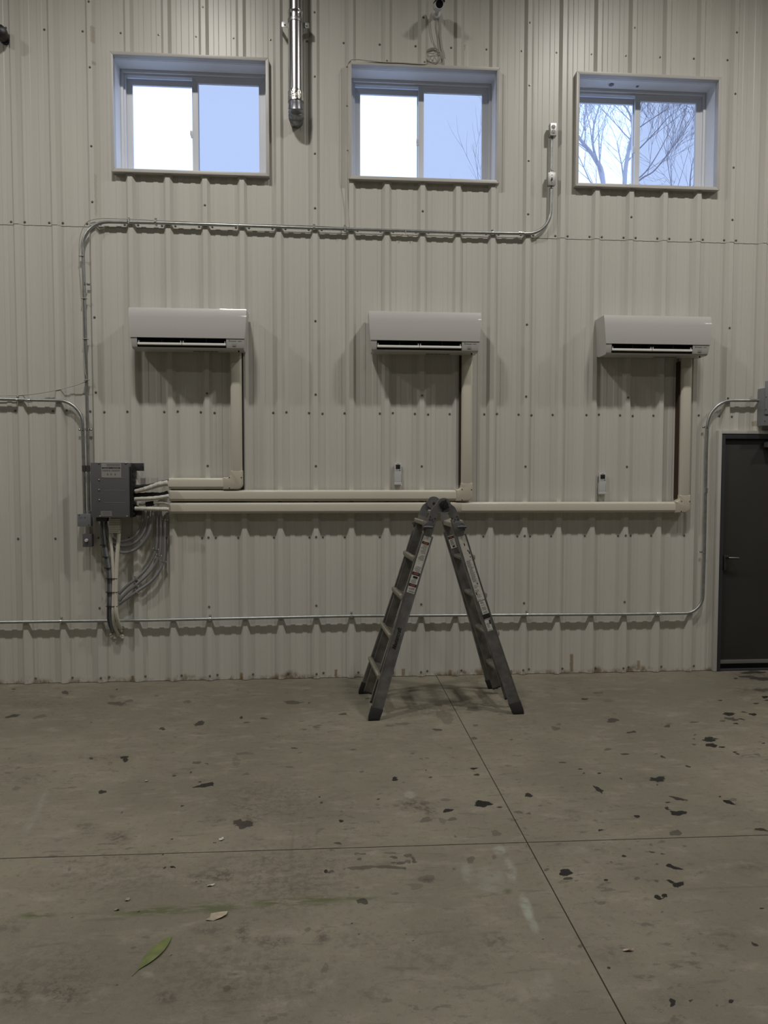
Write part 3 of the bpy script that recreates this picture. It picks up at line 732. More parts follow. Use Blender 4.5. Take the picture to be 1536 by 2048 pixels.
b = MB(); a = W(912, 1026, .06); b.prism([(0, a.z-.002), (-.054, a.z-.002), (-.067, a.z+.008), (-.0725, a.z+.020), (-.0725, a.z+CH-.024), (-.068, a.z+CH-.01), (-.053, a.z+CH), (0, a.z+CH+.002)], a.x-.05, a.x+.045, 'x')
b.build('coupling', CREAM2, cv3, smooth=25)

# ---------------------------------------------------------------- branch box
def bxz(b, px0, px1, py0, py1, d0, d1, dref=None):
    dref = max(d0, d1) if dref is None else dref
    a = W(px0, py1, dref); c_ = W(px1, py0, dref); b.b2(a.x, c_.x, -d0, -d1, a.z, c_.z); return a, c_
BD = .205
root = empty('branch_box', W(220, 1035, BD)*1.0); root.location.y = 0; RL = Vector(root.location)
tag(root, 'grey metal refrigerant branch box with paper label, left of the cream covers', 'control box')
class RB(MB):
    def build(s, *a, **k):
        s.v = [tuple(Vector(v)-RL) for v in s.v]; return MB.build(s, *a, **k)
b = RB(); bxz(b, 183, 256.5, 926, 1034.5, .03, BD-.002); b.build('cabinet', BOXG, root, bevel=.003)
b = RB(); bxz(b, 182.5, 257, 925.5, 1035, BD-.004, BD); cvr = b.build('cover_panel', BOXG, root, bevel=.002)
b = RB()
for y_ in (955.5, 980.5, 1005): bxz(b, 207, 250, y_, y_+.9, BD, BD+.0012)
b.build('embossed_line', mat('panel_line', (.22, .22, .22), .4), cvr, smooth=0)
b = RB()
for x_, y_ in ((198, 926.5), (252, 926.5), (198, 960), (198, 980), (198.5, 1000), (200, 1033), (254, 1033)): p = W(x_, y_, BD); b.lathe(p, [(.007, 0), (.007, -.003), (.004, -.005)], 8)
b.build('screw_heads', SCREWM, cvr)
b = RB(); bxz(b, 203, 242, 926.5, 955, BD, BD+.0015); lb = b.build('label', LABEL, cvr, smooth=0)
b = RB()
for y_ in (928.5, 931): bxz(b, 213, 240, y_, y_+1.3, BD+.0015, BD+.002)
for y_ in (939.5, 941.5): bxz(b, 205, 221, y_, y_+1, BD+.0015, BD+.002); bxz(b, 223, 240, y_, y_+1, BD+.0015, BD+.002)
for x_ in (214, 221, 229): bxz(b, x_, x_+2.5, 947, 950.5, BD+.0015, BD+.002)
b.build('print', INKG, lb, smooth=0)
b = RB(); bxz(b, 204, 240.5, 935, 936.6, BD+.0015, BD+.0022)
for x_ in (205.5, 220, 223.5, 239): p = W(x_, 935.8, BD+.002); b.lathe(p, [(.006, 0), (.006, -.001)], 8)
b.build('caution_strip', INK, lb, smooth=0)
b = RB(); bxz(b, 201.5, 223.5, 1022, 1032.5, BD, BD+.0015); lb = b.build('label', mat('label_dull', (.21, .21, .205), .5), cvr, smooth=0)
b = RB()
for y_ in (1024, 1026.5, 1029): bxz(b, 205, 221, y_, y_+.8, BD+.0015, BD+.002)
b.build('print', INKG, lb, smooth=0)
b = RB(); bxz(b, 208, 257, 921, 930, .02, .025); b.build('backing_sheet', mat('pale_backing', (.55, .55, .54), .5), root, smooth=0)
b = RB(); a = W(257, 934, .10); c_ = W(266, 1034, .10)
b.b2(W(256.5, 1000, BD).x, W(256.5, 1000, BD).x+.022, -.17, -.05, c_.z, a.z)
for k in range(9): z_ = a.z-.03-k*.045; b.b2(W(256.5, 1000, BD).x+.02, W(256.5, 1000, BD).x+.030, -.15, -.07, z_-.012, z_+.012)
b.build('port_plate', BTAPE, root, bevel=.003)
for yy in (926, 1016):
    b = RB(); x_ = W(256.5, 930, BD).x; zt = W(260, yy, .1).z
    b.b2(x_-.01, x_+.085, -.035, -.030, zt-.065, zt); b.b2(x_-.005, x_, -.12, -.03, zt-.06, zt); b.b2(x_+.078, x_+.085, -.07, -.03, zt-.03, zt)
    b.build('mounting_bracket', BOXD, root, bevel=.001)
# refrigerant pipes wrapped in tape, from the box to the covers: each its own thing
def tape_tube(name, pxs, r, m_, label, cat, group, dep=.11, jit=.10, n=8, parent=None):
    pts = spline([W(p[0], p[1], p[2] if len(p) > 2 else dep) for p in pxs], n)
    rr = [r*(1+.06*math.sin(i*1.3))*(1+(.45*i/len(pts) if pxs[0] == (270, 983) else 0)) if jit > .05 else r for i in range(len(pts))]; jit *= .5
    b = MB(); b.tube(pts, rr, 12, jit=jit); o = b.build(name, m_, parent, smooth=50)
    if label: tag(o, label, cat, group)
    return o
for wh, bl, lab in (([(270, 983), (285, 979.5), (303, 974), (318, 969), (336, 966)], [(263, 975), (280, 973.5), (300, 971.5), (312, 969)], 'uppermost white-taped pipe from branch box to top cream cover'),
               ([(268, 999), (276, 998), (300, 997), (320, 995), (338, 992)], [(264, 990), (285, 989.5), (305, 988.5), (322, 989), (336, 985)], 'middle white-taped pipe from branch box to middle cream cover'),
               ([(270, 1017), (290, 1017.5), (315, 1018), (338, 1018.5)], [(262, 1010), (268, 1012), (272, 1014), (276, 1016)], 'lowest white-taped pipe from branch box to lowest cream cover')):
    o = tape_tube('taped_pipe', wh, .0165, TAPE, lab, 'pipe', 'white-taped pipes beside the branch box', .12)
    tape_tube('black_wrap', bl, .017, BTAPE, None, None, None, .09, parent=o)
    # spiral edges of tape
    pts = spline([W(p[0], p[1], .12) for p in wh], 14); b = MB()
    for i in range(3, len(pts)-2, 2):
        t = (pts[i+1]-pts[i]).normalized(); b.tube([pts[i]-t*.0012, pts[i]+t*.0012], .0176*(1+(.45*i/len(pts) if wh[0] == (270, 983) else 0)), 12)
    b.build('tape_edge', mat('tape_edge_shade', (.47, .46, .41), .6), o)
o = tape_tube('taped_pipe', [(318, 991), (326, 989), (338, 988)], .010, TAPE, 'short thin white-taped pipe end between the upper two taped pipes', 'pipe', 'white-taped pipes beside the branch box', .07)
o = tape_tube('taped_pipe', [(278, 1009), (292, 1008.5), (308, 1006.5), (322, 1005.5), (338, 1009)], .0105, TAPEW, 'thin smooth white pipe crossing between the lower two taped pipes', 'pipe', 'white-taped pipes beside the branch box', .07, jit=0)
tape_tube('black_wrap', [(292, 1008.5), (300, 1007.5), (307, 1006.5)], .020, BTAPE, None, None, None, .08, parent=o)
tape_tube('control_cable', [(312, 969), (322, 962), (336, 959), (342, 959)], .009, GREYC, 'grey cable arching into the top cream cover’s open end', 'cable', None, .05, jit=0)

# ---------------------------------------------------------------- conduits
def conduit(pxs, rad, label, dep=.014, r=.0132, group='galvanised wall conduits'):
    root = empty('conduit'); tag(root, label, 'conduit', group)
    pts = [W(p[0], p[1], dep) for p in pxs]
    b = MB(); b.tube(round_path(pts, rad, 9), r, 14); b.build('pipe', GALV, root, smooth=50)
    return root
def strap(parent, px, py, ang=0, dep=.014, r=.0132, side=1, dark=False):
    """one-hole strap; ang 0: conduit runs sideways, lug above; 90: runs upright, lug at the right"""
    p = W(px, py, dep); b = MB(); rot = Matrix.Rotation(math.radians(ang), 4, 'Y')
    n_ = 10; ringo, ringi = [], []
    for k in range(n_+1):
        a = math.pi*k/n_
        ringo.append((-(r+.003)*math.sin(a), (r+.003)*math.cos(a))); ringi.append((-(r+.0002)*math.sin(a), (r+.0002)*math.cos(a)))
    poly = ringo + ringi[::-1]
    vs = [p + rot @ Vector((x, y, z)) for x in (-.009, .009) for y, z in poly]; K = len(poly)
    b.add(vs, [(i, (i+1) % K, K+(i+1) % K, K+i) for i in range(K)])
    lug = rot @ Vector((0, dep-.003, side*(r+.012))); b.box(p+lug, (.018, .003, .024), rot.to_3x3())
    b.lathe(p+rot @ Vector((0, dep-.004, side*(r+.015))), [(.007, 0), (.007, -.006), (.004, -.008)], 8)
    return b.build('strap', BLACKP if dark else ZINC, parent)
def coupling(parent, px, py, ang=0, dep=.014, L=.045, r=.0168):
    p = W(px, py, dep); d = Vector((math.cos(math.radians(ang)), 0, -math.sin(math.radians(ang))))
    b = MB(); b.tube([p-d*L/2, p-d*L/2*.98, p-d*.004, p+d*.004, p+d*L/2*.98, p+d*L/2], [r*.94, r, r*.96, r*.96, r, r*.94], 14)
    for s_ in (-1, 1): b.lathe(p+d*s_*L*.25+Vector((0, -r, 0)), [(.004, .002), (.004, -.003)], 8)
    return b.build('coupling', ZINC, parent)
cA = conduit([(178.5, 1031), (177.5, 1000), (175, 850), (169.5, 620), (164, 443), (330, 446), (620, 456), (900, 464.5), (1101, 468), (1103, 372)], [0, 0, 0, .21, 0, 0, 0, .20], 'longest conduit, running under the windows and turning up at the outlet')
for x_, y_ in ((311, 444.5), (257, 443.5), (628, 456), (690, 458), (985, 466)): strap(cA, x_, y_, 0)
coupling(cA, 1042, 466.5)
strap(cA, 174.5, 859, 90, side=1); strap(cA, 170, 568, 90, side=1); coupling(cA, 179, 1026, 90, L=.03)
coupling(cA, 1102.5, 374, 90, L=.03)
cA2 = conduit([(1103.5, 272), (1103, 300), (1102.5, 347)], 0, 'short upright conduit between the outlet and the switch box', r=.0115)
coupling(cA2, 1104, 275, 90, L=.028, r=.016); coupling(cA2, 1103, 344, 90, L=.028, r=.016)
cB = conduit([(-40, 797), (60, 800), (164.5, 802), (165.5, 860), (167.5, 930), (169.5, 1031)], [0, .19, 0, 0, 0], 'conduit coming from the left edge and bending down beside the branch box')
strap(cB, 34.5, 800, 0); coupling(cB, 56, 800.5); strap(cB, 165.5, 859, 90, side=-1); coupling(cB, 169.5, 1026, 90, L=.03)
for o_, xx in ((cB, 168), (cA, 176.5)):
    p0, p1 = W(xx-.2, 931, .014), W(xx+.2, 943, .014); MB().tube([p0, p1], .0165, 14).build('tape_band', STRAWM, o_)
cC = conduit([(-40, 1245), (300, 1240.5), (700, 1232), (1000, 1230), (1250, 1228.5), (1405, 1226), (1409, 1100), (1413, 900), (1417, 801), (1532, 801)], [0, 0, 0, 0, .16, 0, 0, .22], 'low conduit along the foot of the wall, turning up beside the door')
for x_, y_ in ((122, 1243), (420, 1238), (703, 1232), (1054, 1229.8)): strap(cC, x_, y_, 0)
coupling(cC, 1317, 1227.5); coupling(cC, 1412, 981, 90)
strap(cC, 1414, 854, 90, side=-1); strap(cC, 1408.5, 1104, 90, side=-1); coupling(cC, 1529, 801, 0, L=.03, r=.018)

# ---------------------------------------------------------------- outlet and switch boxes
p0 = W(1106.5, 272, .05); root = empty('outlet_box', (p0.x, 0, p0.z)); tag(root, 'galvanised box with a double outlet, topmost on the conduit between windows', 'outlet')
def lbox(b, cx, w, z0, z1, y0, y1): b.b2(cx-w/2, cx+w/2, -y0, -y1, z0, z1)
b = MB(); lbox(b, 0, .056, 0, .108, 0, .052); b.build('box', GALV, root, bevel=.004)
b = MB(); lbox(b, 0, .053, .003, .105, .052, .0545); pl = b.build('cover_plate', mat('bright_cover_plate', (.62, .62, .60), .35, .5), root, bevel=.0008)
for z_ in (.034, .075):
    b = MB(); b.lathe((0, -.0545, z_), [(.0185, 0), (.0185, -.0025), (.017, -.003)], 18); rc = b.build('receptacle', mat('receptacle_grey', (.36, .36, .34), .5), root)
    b = MB(); b.b2(-.009, -.0065, -.058, -.057, z_-.001, z_+.009); b.b2(.0065, .009, -.058, -.057, z_-.001, z_+.009); b.lathe((0, -.057, z_-.009), [(.0035, 0), (.0035, -.001)], 8)
    b.build('slots', INK, rc, smooth=0)
p0 = W(1104, 370, .05); root = empty('switch_box', (p0.x, 0, p0.z)); tag(root, 'galvanised box with a toggle switch, below the double outlet', 'switch')
b = MB(); lbox(b, 0, .062, 0, .106, 0, .045); b.build('box', GALV, root, bevel=.006)
b = MB(); lbox(b, 0, .066, -.001, .107, .045, .0475); b.build('cover_plate', mat('galvanised_plate', (.40, .40, .38), .45, .6), root, bevel=.003)
b = MB(); b.b2(-.005, .005, -.0485, -.047, .040, .066); b.box((-.002, -.054, .050), (.008, .018, .012), Matrix.Rotation(.6, 3, 'X')); b.build('toggle', mat('toggle_brown', (.10, .09, .08), .5), root, bevel=.001)
b = MB(); b.lathe((0, -.0475, .085), [(.004, 0), (.003, -.002)], 8); b.lathe((0, -.0475, .020), [(.004, 0), (.003, -.002)], 8); b.build('screw_heads', BOXD, root)

# ---------------------------------------------------------------- junction box and dimmer
p0 = W(168, 1053, .07); root = empty('junction_box', (p0.x, 0, p0.z)); tag(root, 'light grey junction box where the two upright conduits end', 'electrical box')
b = MB(); b.b2(-.052, .052, -.062, 0, 0, .103); b.build('box', GREYB, root, bevel=.003)
b = MB(); b.b2(-.054, .054, -.066, -.062, -.001, .104); c_ = b.build('cover_plate', GREYB, root, bevel=.002)
b = MB(); b.lathe((-.038, -.066, .093), [(.005, 0), (.004, -.002)], 8); b.lathe((.038, -.066, .012), [(.005, 0), (.004, -.002)], 8); b.build('screw_heads', BOXD, c_)
b = MB(); b.b2(-.040, -.008, -.0665, -.066, .074, .078); b.b2(-.040, -.022, -.0665, -.066, .066, .069); b.b2(.002, .014, -.0665, -.066, .068, .080); b.build('print', INKG, c_, smooth=0)
p1 = W(174, 1094, .07); root = empty('dimmer_box', (p1.x, 0, p1.z)); tag(root, 'small dark grey control box with a white knob, under the junction box', 'control')
b = MB(); b.b2(-.036, .036, -.058, 0, 0, .108); b.build('box', BOXG, root, bevel=.003)
b = MB(); b.b2(-.038, .038, -.062, -.058, -.001, .109); b.build('cover_plate', BOXG, root, bevel=.002)
b = MB(); b.lathe((-.004, -.062, .055), [(.014, 0), (.013, -.015), (.011, -.018)], 16); b.b2(-.0055, -.0025, -.083, -.078, .045, .067); b.build('knob', mat('knob_white', (.7, .7, .68), .4), root)
b = MB(); zt = p0.z-p1.z; b.tube([(0.006, -.03, .107), (.006, -.03, zt+.002)], .010, 10)
for k in range(3): b.tube([(0.006, -.03, .112+k*.018), (.006, -.03, .118+k*.018)], .0145, 6)
b.build('nipple', ZINC, root)

# ---------------------------------------------------------------- cables and drains below the branch box
def cable(name, pxs, r, m_, label, cat, group=None, dep=.06, n=8):
    pts = spline([W(p[0], p[1], p[2] if len(p) > 2 else dep) for p in pxs], n)
    b = MB(); b.tube(pts, r, 10); o = b.build(name, m_, None, smooth=50)
    if label: tag(o, label, cat, group)
    return o, pts
GB = 'grey conduits arching from the pipes'
for k, (pxs, lab) in enumerate((([(287, 1022), (285, 1040), (279, 1060), (268, 1074), (254, 1081), (240, 1083), (225, 1078), (212, 1062), (208, 1040)], 'innermost grey flexible conduit looping under the branch box'),
                 ([(297, 1022), (294, 1045), (286, 1068), (272, 1084), (254, 1091), (240, 1091), (226, 1085), (214, 1066), (209, 1040)], 'middle grey flexible conduit looping under the branch box'),
                 ([(306, 1022), (302, 1050), (292, 1076), (275, 1096), (256, 1104), (240, 1104), (228, 1098), (217, 1075), (211, 1040)], 'outermost grey flexible conduit looping under the branch box'))):
    cable('flexible_conduit', pxs, .0125, GREYC, lab, 'conduit', GB, .045+.012*k)
GC = 'grey clipped conduits descending left'
for k, (pxs, cl, lab) in enumerate((([(314, 1022), (314, 1060), (313, 1092), (306, 1115), (292, 1138), (273, 1157), (256, 1170), (238, 1188)], [(312, 1099), (273, 1156)], 'uppermost clipped grey conduit sweeping down to the drain bundle'),
                 ([(321, 1022), (321, 1060), (320, 1100), (312, 1125), (297, 1147), (273, 1169), (256, 1183), (238, 1202)], [(320, 1111), (274, 1170)], 'middle clipped grey conduit sweeping down to the drain bundle'),
                 ([(336, 1026), (330, 1036), (329, 1070), (328, 1115), (320, 1140), (302, 1163), (274, 1183), (258, 1194), (238, 1208)], [(325, 1122), (328, 1038), (274, 1183)], 'lowest clipped grey conduit sweeping down to the drain bundle'))):
    o, pts = cable('flexible_conduit', pxs, .0118, GREYC, lab, 'conduit', GC, .022)
    for (x_, y_) in cl:
        p = W(x_, y_, .022); i = min(range(1, len(pts)-1), key=lambda j: (pts[j]-p).length); t = (pts[i+1]-pts[i-1]).normalized()
        b = MB(); b.tube([pts[i]-t*.007, pts[i]+t*.007], .0145, 10); sd = t.cross(Vector((0, 1, 0))).normalized()
        for s_ in (-1, 1): b.lathe(pts[i]+sd*s_*.021+Vector((0, .008, 0)), [(.007, 0), (.007, -.012), (.004, -.014)], 8)
        b.tube([pts[i]-sd*.02+Vector((0, .012, 0)), pts[i]+sd*.02+Vector((0, .012, 0))], .004, 6)
        b.build('clamp', ZINC, o)
# dark cable bundle
root = empty('cable_bundle', (0, 0, 0)); tag(root, 'dark blue-grey cables tied together, hanging from the branch box’s left', 'cables')
paths = ([(203, 1036), (204, 1060), (209, 1100), (215, 1135), (217, 1170), (216.5, 1210), (217, 1240), (224, 1262)], [(208, 1036), (209, 1060), (213, 1100), (219, 1135), (221.5, 1170), (220.5, 1210), (221, 1240), (226, 1264)])
for k, pxs in enumerate(paths):
    pts = spline([W(x_, y_, .085 if y_ < 1240 else (.05 if y_ < 1255 else .0)) for x_, y_ in pxs], 8)
    MB().tube(pts, .0115, 10).build('cable', GREYD if k == 0 else GREYC, root, smooth=50)
pts = spline([W(x_, y_, .075 if y_ < 1240 else .0) for x_, y_ in [(212, 1036), (210, 1060), (214, 1100), (217, 1160), (218, 1210), (219, 1240), (226, 1266)]], 8)
MB().tube(pts, .011, 10).build('cable', BTAPE, root, smooth=50)
b = MB(); bxz(b, 192, 213, 1035, 1043, .05, .13); b.build('gland_block', BOXD, root, bevel=.003)
for y_, x_ in ((1090, 206.8), (1113.5, 211.2), (1135.8, 215.5)):
    p = W(x_, y_, .085); b = MB(); b.box(p, (.050, .036, .0035)); b.build('cable_tie', INK, root)
# white drain tubes
root = empty('drain_tubes', (0, 0, 0)); tag(root, 'pair of white drain tubes hanging from the branch box into the wall', 'tubes')
for pxs in ([(220.5, 1066), (221.5, 1080), (224.5, 1110), (227, 1150), (226.5, 1195), (226, 1225), (229, 1250), (236, 1268)], [(238, 1066), (237, 1080), (234.5, 1110), (232.5, 1150), (231.5, 1195), (232.5, 1225), (236.5, 1245), (242, 1258)]):
    pts = spline([W(x_, y_, .095 if y_ < 1230 else (.06 if y_ < 1252 else -.02)) for x_, y_ in pxs], 8)
    MB().tube(pts, .0165 if pxs[0][0] > 230 else .0125, 12).build('tube', TAPEW, root, smooth=50)
b = MB()
for k in range(8):
    a = W(219-.0, 1037+k*3.6+3.4, .10); c_ = W(242-.2*k, 1037+k*3.6, .10); g_ = .0015*(k % 2)
    b.b2(a.x-g_, c_.x+g_, -.125, -.075, a.z, c_.z)
b.build('tape_wrap', TAPE, root, bevel=.004)
for x_, y_ in ((224.3, 1156.5), (224.5, 1184), (224.5, 1212)):
    p = W(x_-.2, y_, .09); b = MB(); b.box(p, (.095, .045, .0035)); b.build('cable_tie', INK, root)
b = MB(); rr = random.Random(2)
for k in range(16):
    p = W(234+rr.uniform(-12, 10), 1266+rr.uniform(-3, 10), -.026); b.lathe(p, [(.003, -.012*rr.uniform(.3, 1.2)-.010), (.014, -.007), (.019, 0), (.012, .006)], 8)
for k in range(6):
    p = W(242+rr.uniform(-3, 4), 1256+rr.uniform(-6, 6), -.02); b.lathe(p, [(.004, -.022), (.012, -.012), (.016, 0)], 8)
o = b.build('sealant', FOAM, None, smooth=60); tag(o, 'lumpy beige sealant where the drain tubes enter the wall', 'sealant')

# ---------------------------------------------------------------- remotes
def make_remote(px0, px1, py0, py1, label):
    a, c_ = W(px0, py1, .0), W(px1, py0, .0); cx = (a.x+c_.x)/2; w = c_.x-a.x; h = c_.z-a.z
    yb = PAN-.0045
    root = empty('remote_control', (cx, yb, a.z)); tag(root, label, 'remote control', 'white remote controls in wall holders')
    b = MB(); b.b2(-w/2-.003, w/2+.003, -.008, 0, -.001, h*.55); b.b2(-w/2-.003, w/2+.003, -.030, 0, -.003, 0.002); b.b2(-w/2-.004, -w/2-.001, -.028, 0, 0, h*.5); b.b2(w/2+.001, w/2+.004, -.028, 0, 0, h*.5)
    b.b2(-w/2-.003, w/2+.003, -.031, -.029, 0, h*.10); b.build('holder', REMW, root, bevel=.001)
    b = MB(); b.b2(-w/2, w/2, -.028, -.008, .003, h); bd_ = b.build('body', REMW, root, bevel=.004)
    b = MB(); b.b2(-w/2+.009, w/2-.009, -.0290, -.0275, h*.72, h*.925); b.build('display', INK, bd_, bevel=.0005)
    b = MB(); b.b2(-.010, .012, -.0288, -.0275, h*.955, h*.972); b.b2(-w*.38, w*.10, -.0288, -.0275, h*.682, h*.694); b.b2(-w*.40, w*.14, -.0288, -.0275, h*.635, h*.645); b.b2(w*.18, w*.40, -.0288, -.0275, h*.635, h*.69)
    b.build('buttons', REMG, bd_, smooth=0)
    b = MB(); b.b2(-w/2+.006, w/2-.006, -.0290, -.0275, h*.155, h*.163); b.build('slide_edge', mat('remote_edge', (.66, .66, .65), .4), bd_)
make_remote(789.3, 802.6, 926, 969, 'white wall remote control, just above the ladder')
make_remote(1198.3, 1212.3, 946, 988, 'white wall remote control, nearer the door')

# ---------------------------------------------------------------- flue pipe
pc = W(591, 60, .14); pcb = W(591, 190, .14); fr = .058
root = empty('flue_pipe', (W(591, 130, .14).x, 0, 0)); tag(root, 'shiny round metal flue pipe bending into the wall right of the left window', 'pipe')
b = MB(); zj = W(591, 26, .14).z; zc_ = W(591, 186, .14).z; ze = W(591, 234, .14).z
b.lathe((0, -.14, 0), [(fr-.004, 6.7), (fr-.004, zj)], 40, 'z'); b.build('upper_pipe', CHROME, root, smooth=40)
b = MB(); b.lathe((0, -.14, 0), [(fr-.002, zj+.010), (fr+.003, zj+.006), (fr+.003, zj-.004), (fr, zj-.008), (fr, zj-.03), (fr, zc_)], 40, 'z'); b.build('lower_pipe', CHROME, root, smooth=40)
b = MB(); zb_ = W(591, 44, .14).z
b.lathe((0, -.14, 0), [(fr+.001, zb_-.014), (fr+.004, zb_-.014), (fr+.004, zb_+.014), (fr+.001, zb_+.014)], 32, 'z')
for s_ in (-1, 1):
    b.b2(s_*(fr), s_*(fr+.055), -.10, -.097, zb_-.022, zb_+.022); b.b2(s_*(fr+.052), s_*(fr+.055), -.10, .03, zb_-.022, zb_+.022)
    b.lathe((s_*(fr+.03), -.1, zb_), [(.008, 0), (.008, -.008), (.005, -.010)], 6)
b.build('wall_bracket', GALV, root, bevel=.001)
# foil collar and segmented elbow
b = MB(); rr = random.Random(4); prf = [(fr+.002, zc_+.012), (fr+.005, zc_), (fr+.003, zc_-.02), (fr+.006, zc_-.05), (fr+.003, zc_-.065), (fr+.006, zc_-.075)]
b.lathe((0, -.14, 0), prf, 40, 'z'); b.v = [(x*(1+rr.uniform(-.03, .03)), -.14+(y+.14)*(1+rr.uniform(-.03, .03)), z+rr.uniform(-.003, .003)) for x, y, z in b.v]
b.build('foil_collar', mat('crinkled_foil', (.72, .71, .68), .14, 1.0, bump=.5, bscale=60), root, smooth=60)
b = MB(); rings = []
zt = zc_-.07; R_ = .10; cz = zt-.03
def ringat(c, tdir, r):
    u = Vector((1, 0, 0)); w_ = tdir.cross(u).normalized(); return [c+u*(r*math.cos(2*math.pi*j/32))+w_*(r*math.sin(2*math.pi*j/32)) for j in range(32)]
c0 = Vector((0, -.14, zt)); rings.append(ringat(c0, Vector((0, 0, -1)), fr)); rings.append(ringat(Vector((0, -.14, cz)), Vector((0, 0, -1)), fr-.001))
for k in range(1, 5):
    a = math.pi/2*k/4; c_ = Vector((0, -.14+R_*(1-math.cos(a)), cz-R_*math.sin(a)*.5)); d = Vector((0, math.sin(a), -math.cos(a)))
    rings.append(ringat(c_, d, fr+.002)); rings.append(ringat(c_+d*.004, d, fr+.005)); rings.append(ringat(c_+d*.008, d, fr-.001))
rings.append(ringat(Vector((0, .04, cz-R_*.5)), Vector((0, 1, 0)), fr))
b.loft(rings); b.build('elbow', DULLSTEEL, root, smooth=40)

# ---------------------------------------------------------------- security camera and its cable
pb = W(873, 27, .0); root = empty('security_camera', (pb.x, PAN, pb.z)); tag(root, 'white bullet security camera with a round black lens, high above middle window', 'camera')
b = MB(); b.lathe((0, 0, 0), [(.040, 0), (.040, -.018), (.034, -.030), (.016, -.036)], 24); b.build('base', REMW, root)
hc = W(877, 10.5, .16)-Vector((pb.x, PAN, pb.z)); hd = Matrix.Translation(hc) @ Matrix.Rotation(.40, 4, 'X')
tail_ = hd @ Vector((0, .075, 0))
b = MB(); b.tube([(0, -.02, 0), (0, -.045, -.004), tail_+Vector((0, -.01, -.030)), tail_+Vector((0, -.02, -.010))], [.016, .016, .015, .015], 12); b.build('arm', REMW, root)
b = MB(); b.lathe((0, 0, 0), [(.02, .082), (.034, .078), (.039, .06), (.0395, -.060), (.036, -.066), (.031, -.066), (.030, -.060)], 28); h_ = b.build('housing', REMW, root); h_.matrix_local = hd
b = MB(); K_ = 15
for a_, c_ in ((-.050, .010),):
    arc = [(math.cos(math.radians(20+k*10)), math.sin(math.radians(20+k*10))) for k in range(K_)]
    pl = [(.0455*x, .0455*z) for x, z in arc]+[(.0405*x, .0405*z) for x, z in arc[::-1]]
    b.prism(pl, -.085, .03, 'y')
vs_ = [(x, y, z) for x, y, z in b.v]; b.v = vs_; b.build('visor', BLACKP, h_)
b = MB(); b.lathe((0, 0, 0), [(.0305, -.050), (.0305, -.0625), (.013, -.064)], 24); b.build('lens', mat('lens_black', (.006, .006, .012), .08, coat=.5), h_)
root = empty('camera_cable'); tag(root, 'thin pale cable coiled by the camera, running along windows and conduit', 'cable')
dC = -.018
def cab(pxs, r=.0035, name='cable_run', n=8, d=None):
    pts = spline([W(p[0], p[1], p[2] if len(p) > 2 else (dC if d is None else d)) for p in pxs], n); b = MB(); b.tube(pts, r, 6); return b.build(name, CABLEW, root, smooth=60)
cab([(873, 36), (872, 52), (874, 64), (877, 80), (879, 96), (882, 108), (886, 118), (886, 130)], .004, 'pigtail')
cab([(878, 36), (880, 52), (880, 70), (883, 92), (887, 104), (889, 116)], .004, 'pigtail')
cab([(859, 42), (862, 66), (866, 82), (872, 94)], .003, 'pigtail')
cc = W(866, 112, dC); b = MB()
for k, (dx, dz, rx, rz) in enumerate(((0, 0, .066, .060), (.002, -.003, .069, .056), (-.002, .003, .062, .062))):
    b.tube([cc+Vector((dx+rx*math.cos(t*math.pi/14), -.004*k+.003*math.sin(t*.9), dz+rz*math.sin(t*math.pi/14))) for t in range(29)], .0032, 6)
b.tube([cc+Vector((-.055, -.01, .02)), cc+Vector((-.01, -.016, .012)), cc+Vector((.055, -.01, .03))], .0032, 6)
b.tube([cc+Vector((-.035, -.01, -.045)), cc+Vector((-.005, -.018, .01)), cc+Vector((.03, -.01, -.045))], .0032, 6)
b.build('coil', CABLEW, root, smooth=60)
cab([(880, 116, -.01), (877, 122, -.005), (868, 128, .0), (850, 128.5, .033), (800, 125.5, .036), (760, 124, .036), (720, 119.5, .038), (704, 119.5, .036), (698, 124, .035), (695, 132, .034), (694, 170, .034), (694.5, 250, .034), (695, 340, .034), (695, 375, .012), (697, 420, .0), (699, 458, .008)], .0034)
cab([(699, 455, .02), (600, 451, .018), (450, 446.5, .018), (250, 438, .018), (190, 438.5, .02), (168, 452, .022), (158, 490, .03), (161, 560, .03), (165, 600, .03), (166.5, 680, .03), (170, 740, .036), (173, 752, .036), (173.5, 758, .034), (170, 763, .03), (150, 771, .01), (100, 783, .0), (50, 790, .0), (0, 791.5, .0), (-40, 792, .0)], .0034)
b = MB()
for x_, y_ in ((694, 134), (694, 212), (695, 301), (696, 393), (774, 121.5), (849, 124)): p = W(x_, y_, .036 if y_ < 360 else -.026); b.box(p, (.014, .008, .008)); b.lathe(p+Vector((.0, -.004, .002)), [(.003, 0), (.003, -.005)], 6)
b.build('cable_clip', mat('clip_grey', (.25, .24, .22), .5), root)
b = MB()
for x_, y_ in ((163, 512), (168, 597), (171, 678), (173, 760), (258, 443), (476, 451), (690, 458), (811, 462)):
    up = y_ > 470; p = W(x_, y_, .016); b.box(p, (.046, .040, .003) if up else (.003, .040, .040))
b.build('zip_tie', mat('tie_white', (.6, .6, .58), .5), root)

# dark round fixture at the left edge
p = W(-3, 60, .10); root = empty('wall_fixture', (p.x, 0, p.z)); tag(root, 'black rounded wall fixture at the picture’s upper left edge', 'fixture')
b = MB(); b.lathe((0, PAN, 0), [(.045, 0), (.045, -.03), (.02, -.035)], 20); b.build('base', BLACKP, root)
b = MB(); b.lathe((0, -.06, 0), [(.02, .06), (.045, .045), (.055, 0), (.050, -.035), (.02, -.055)], 22); b.build('body', BLACKP, root)

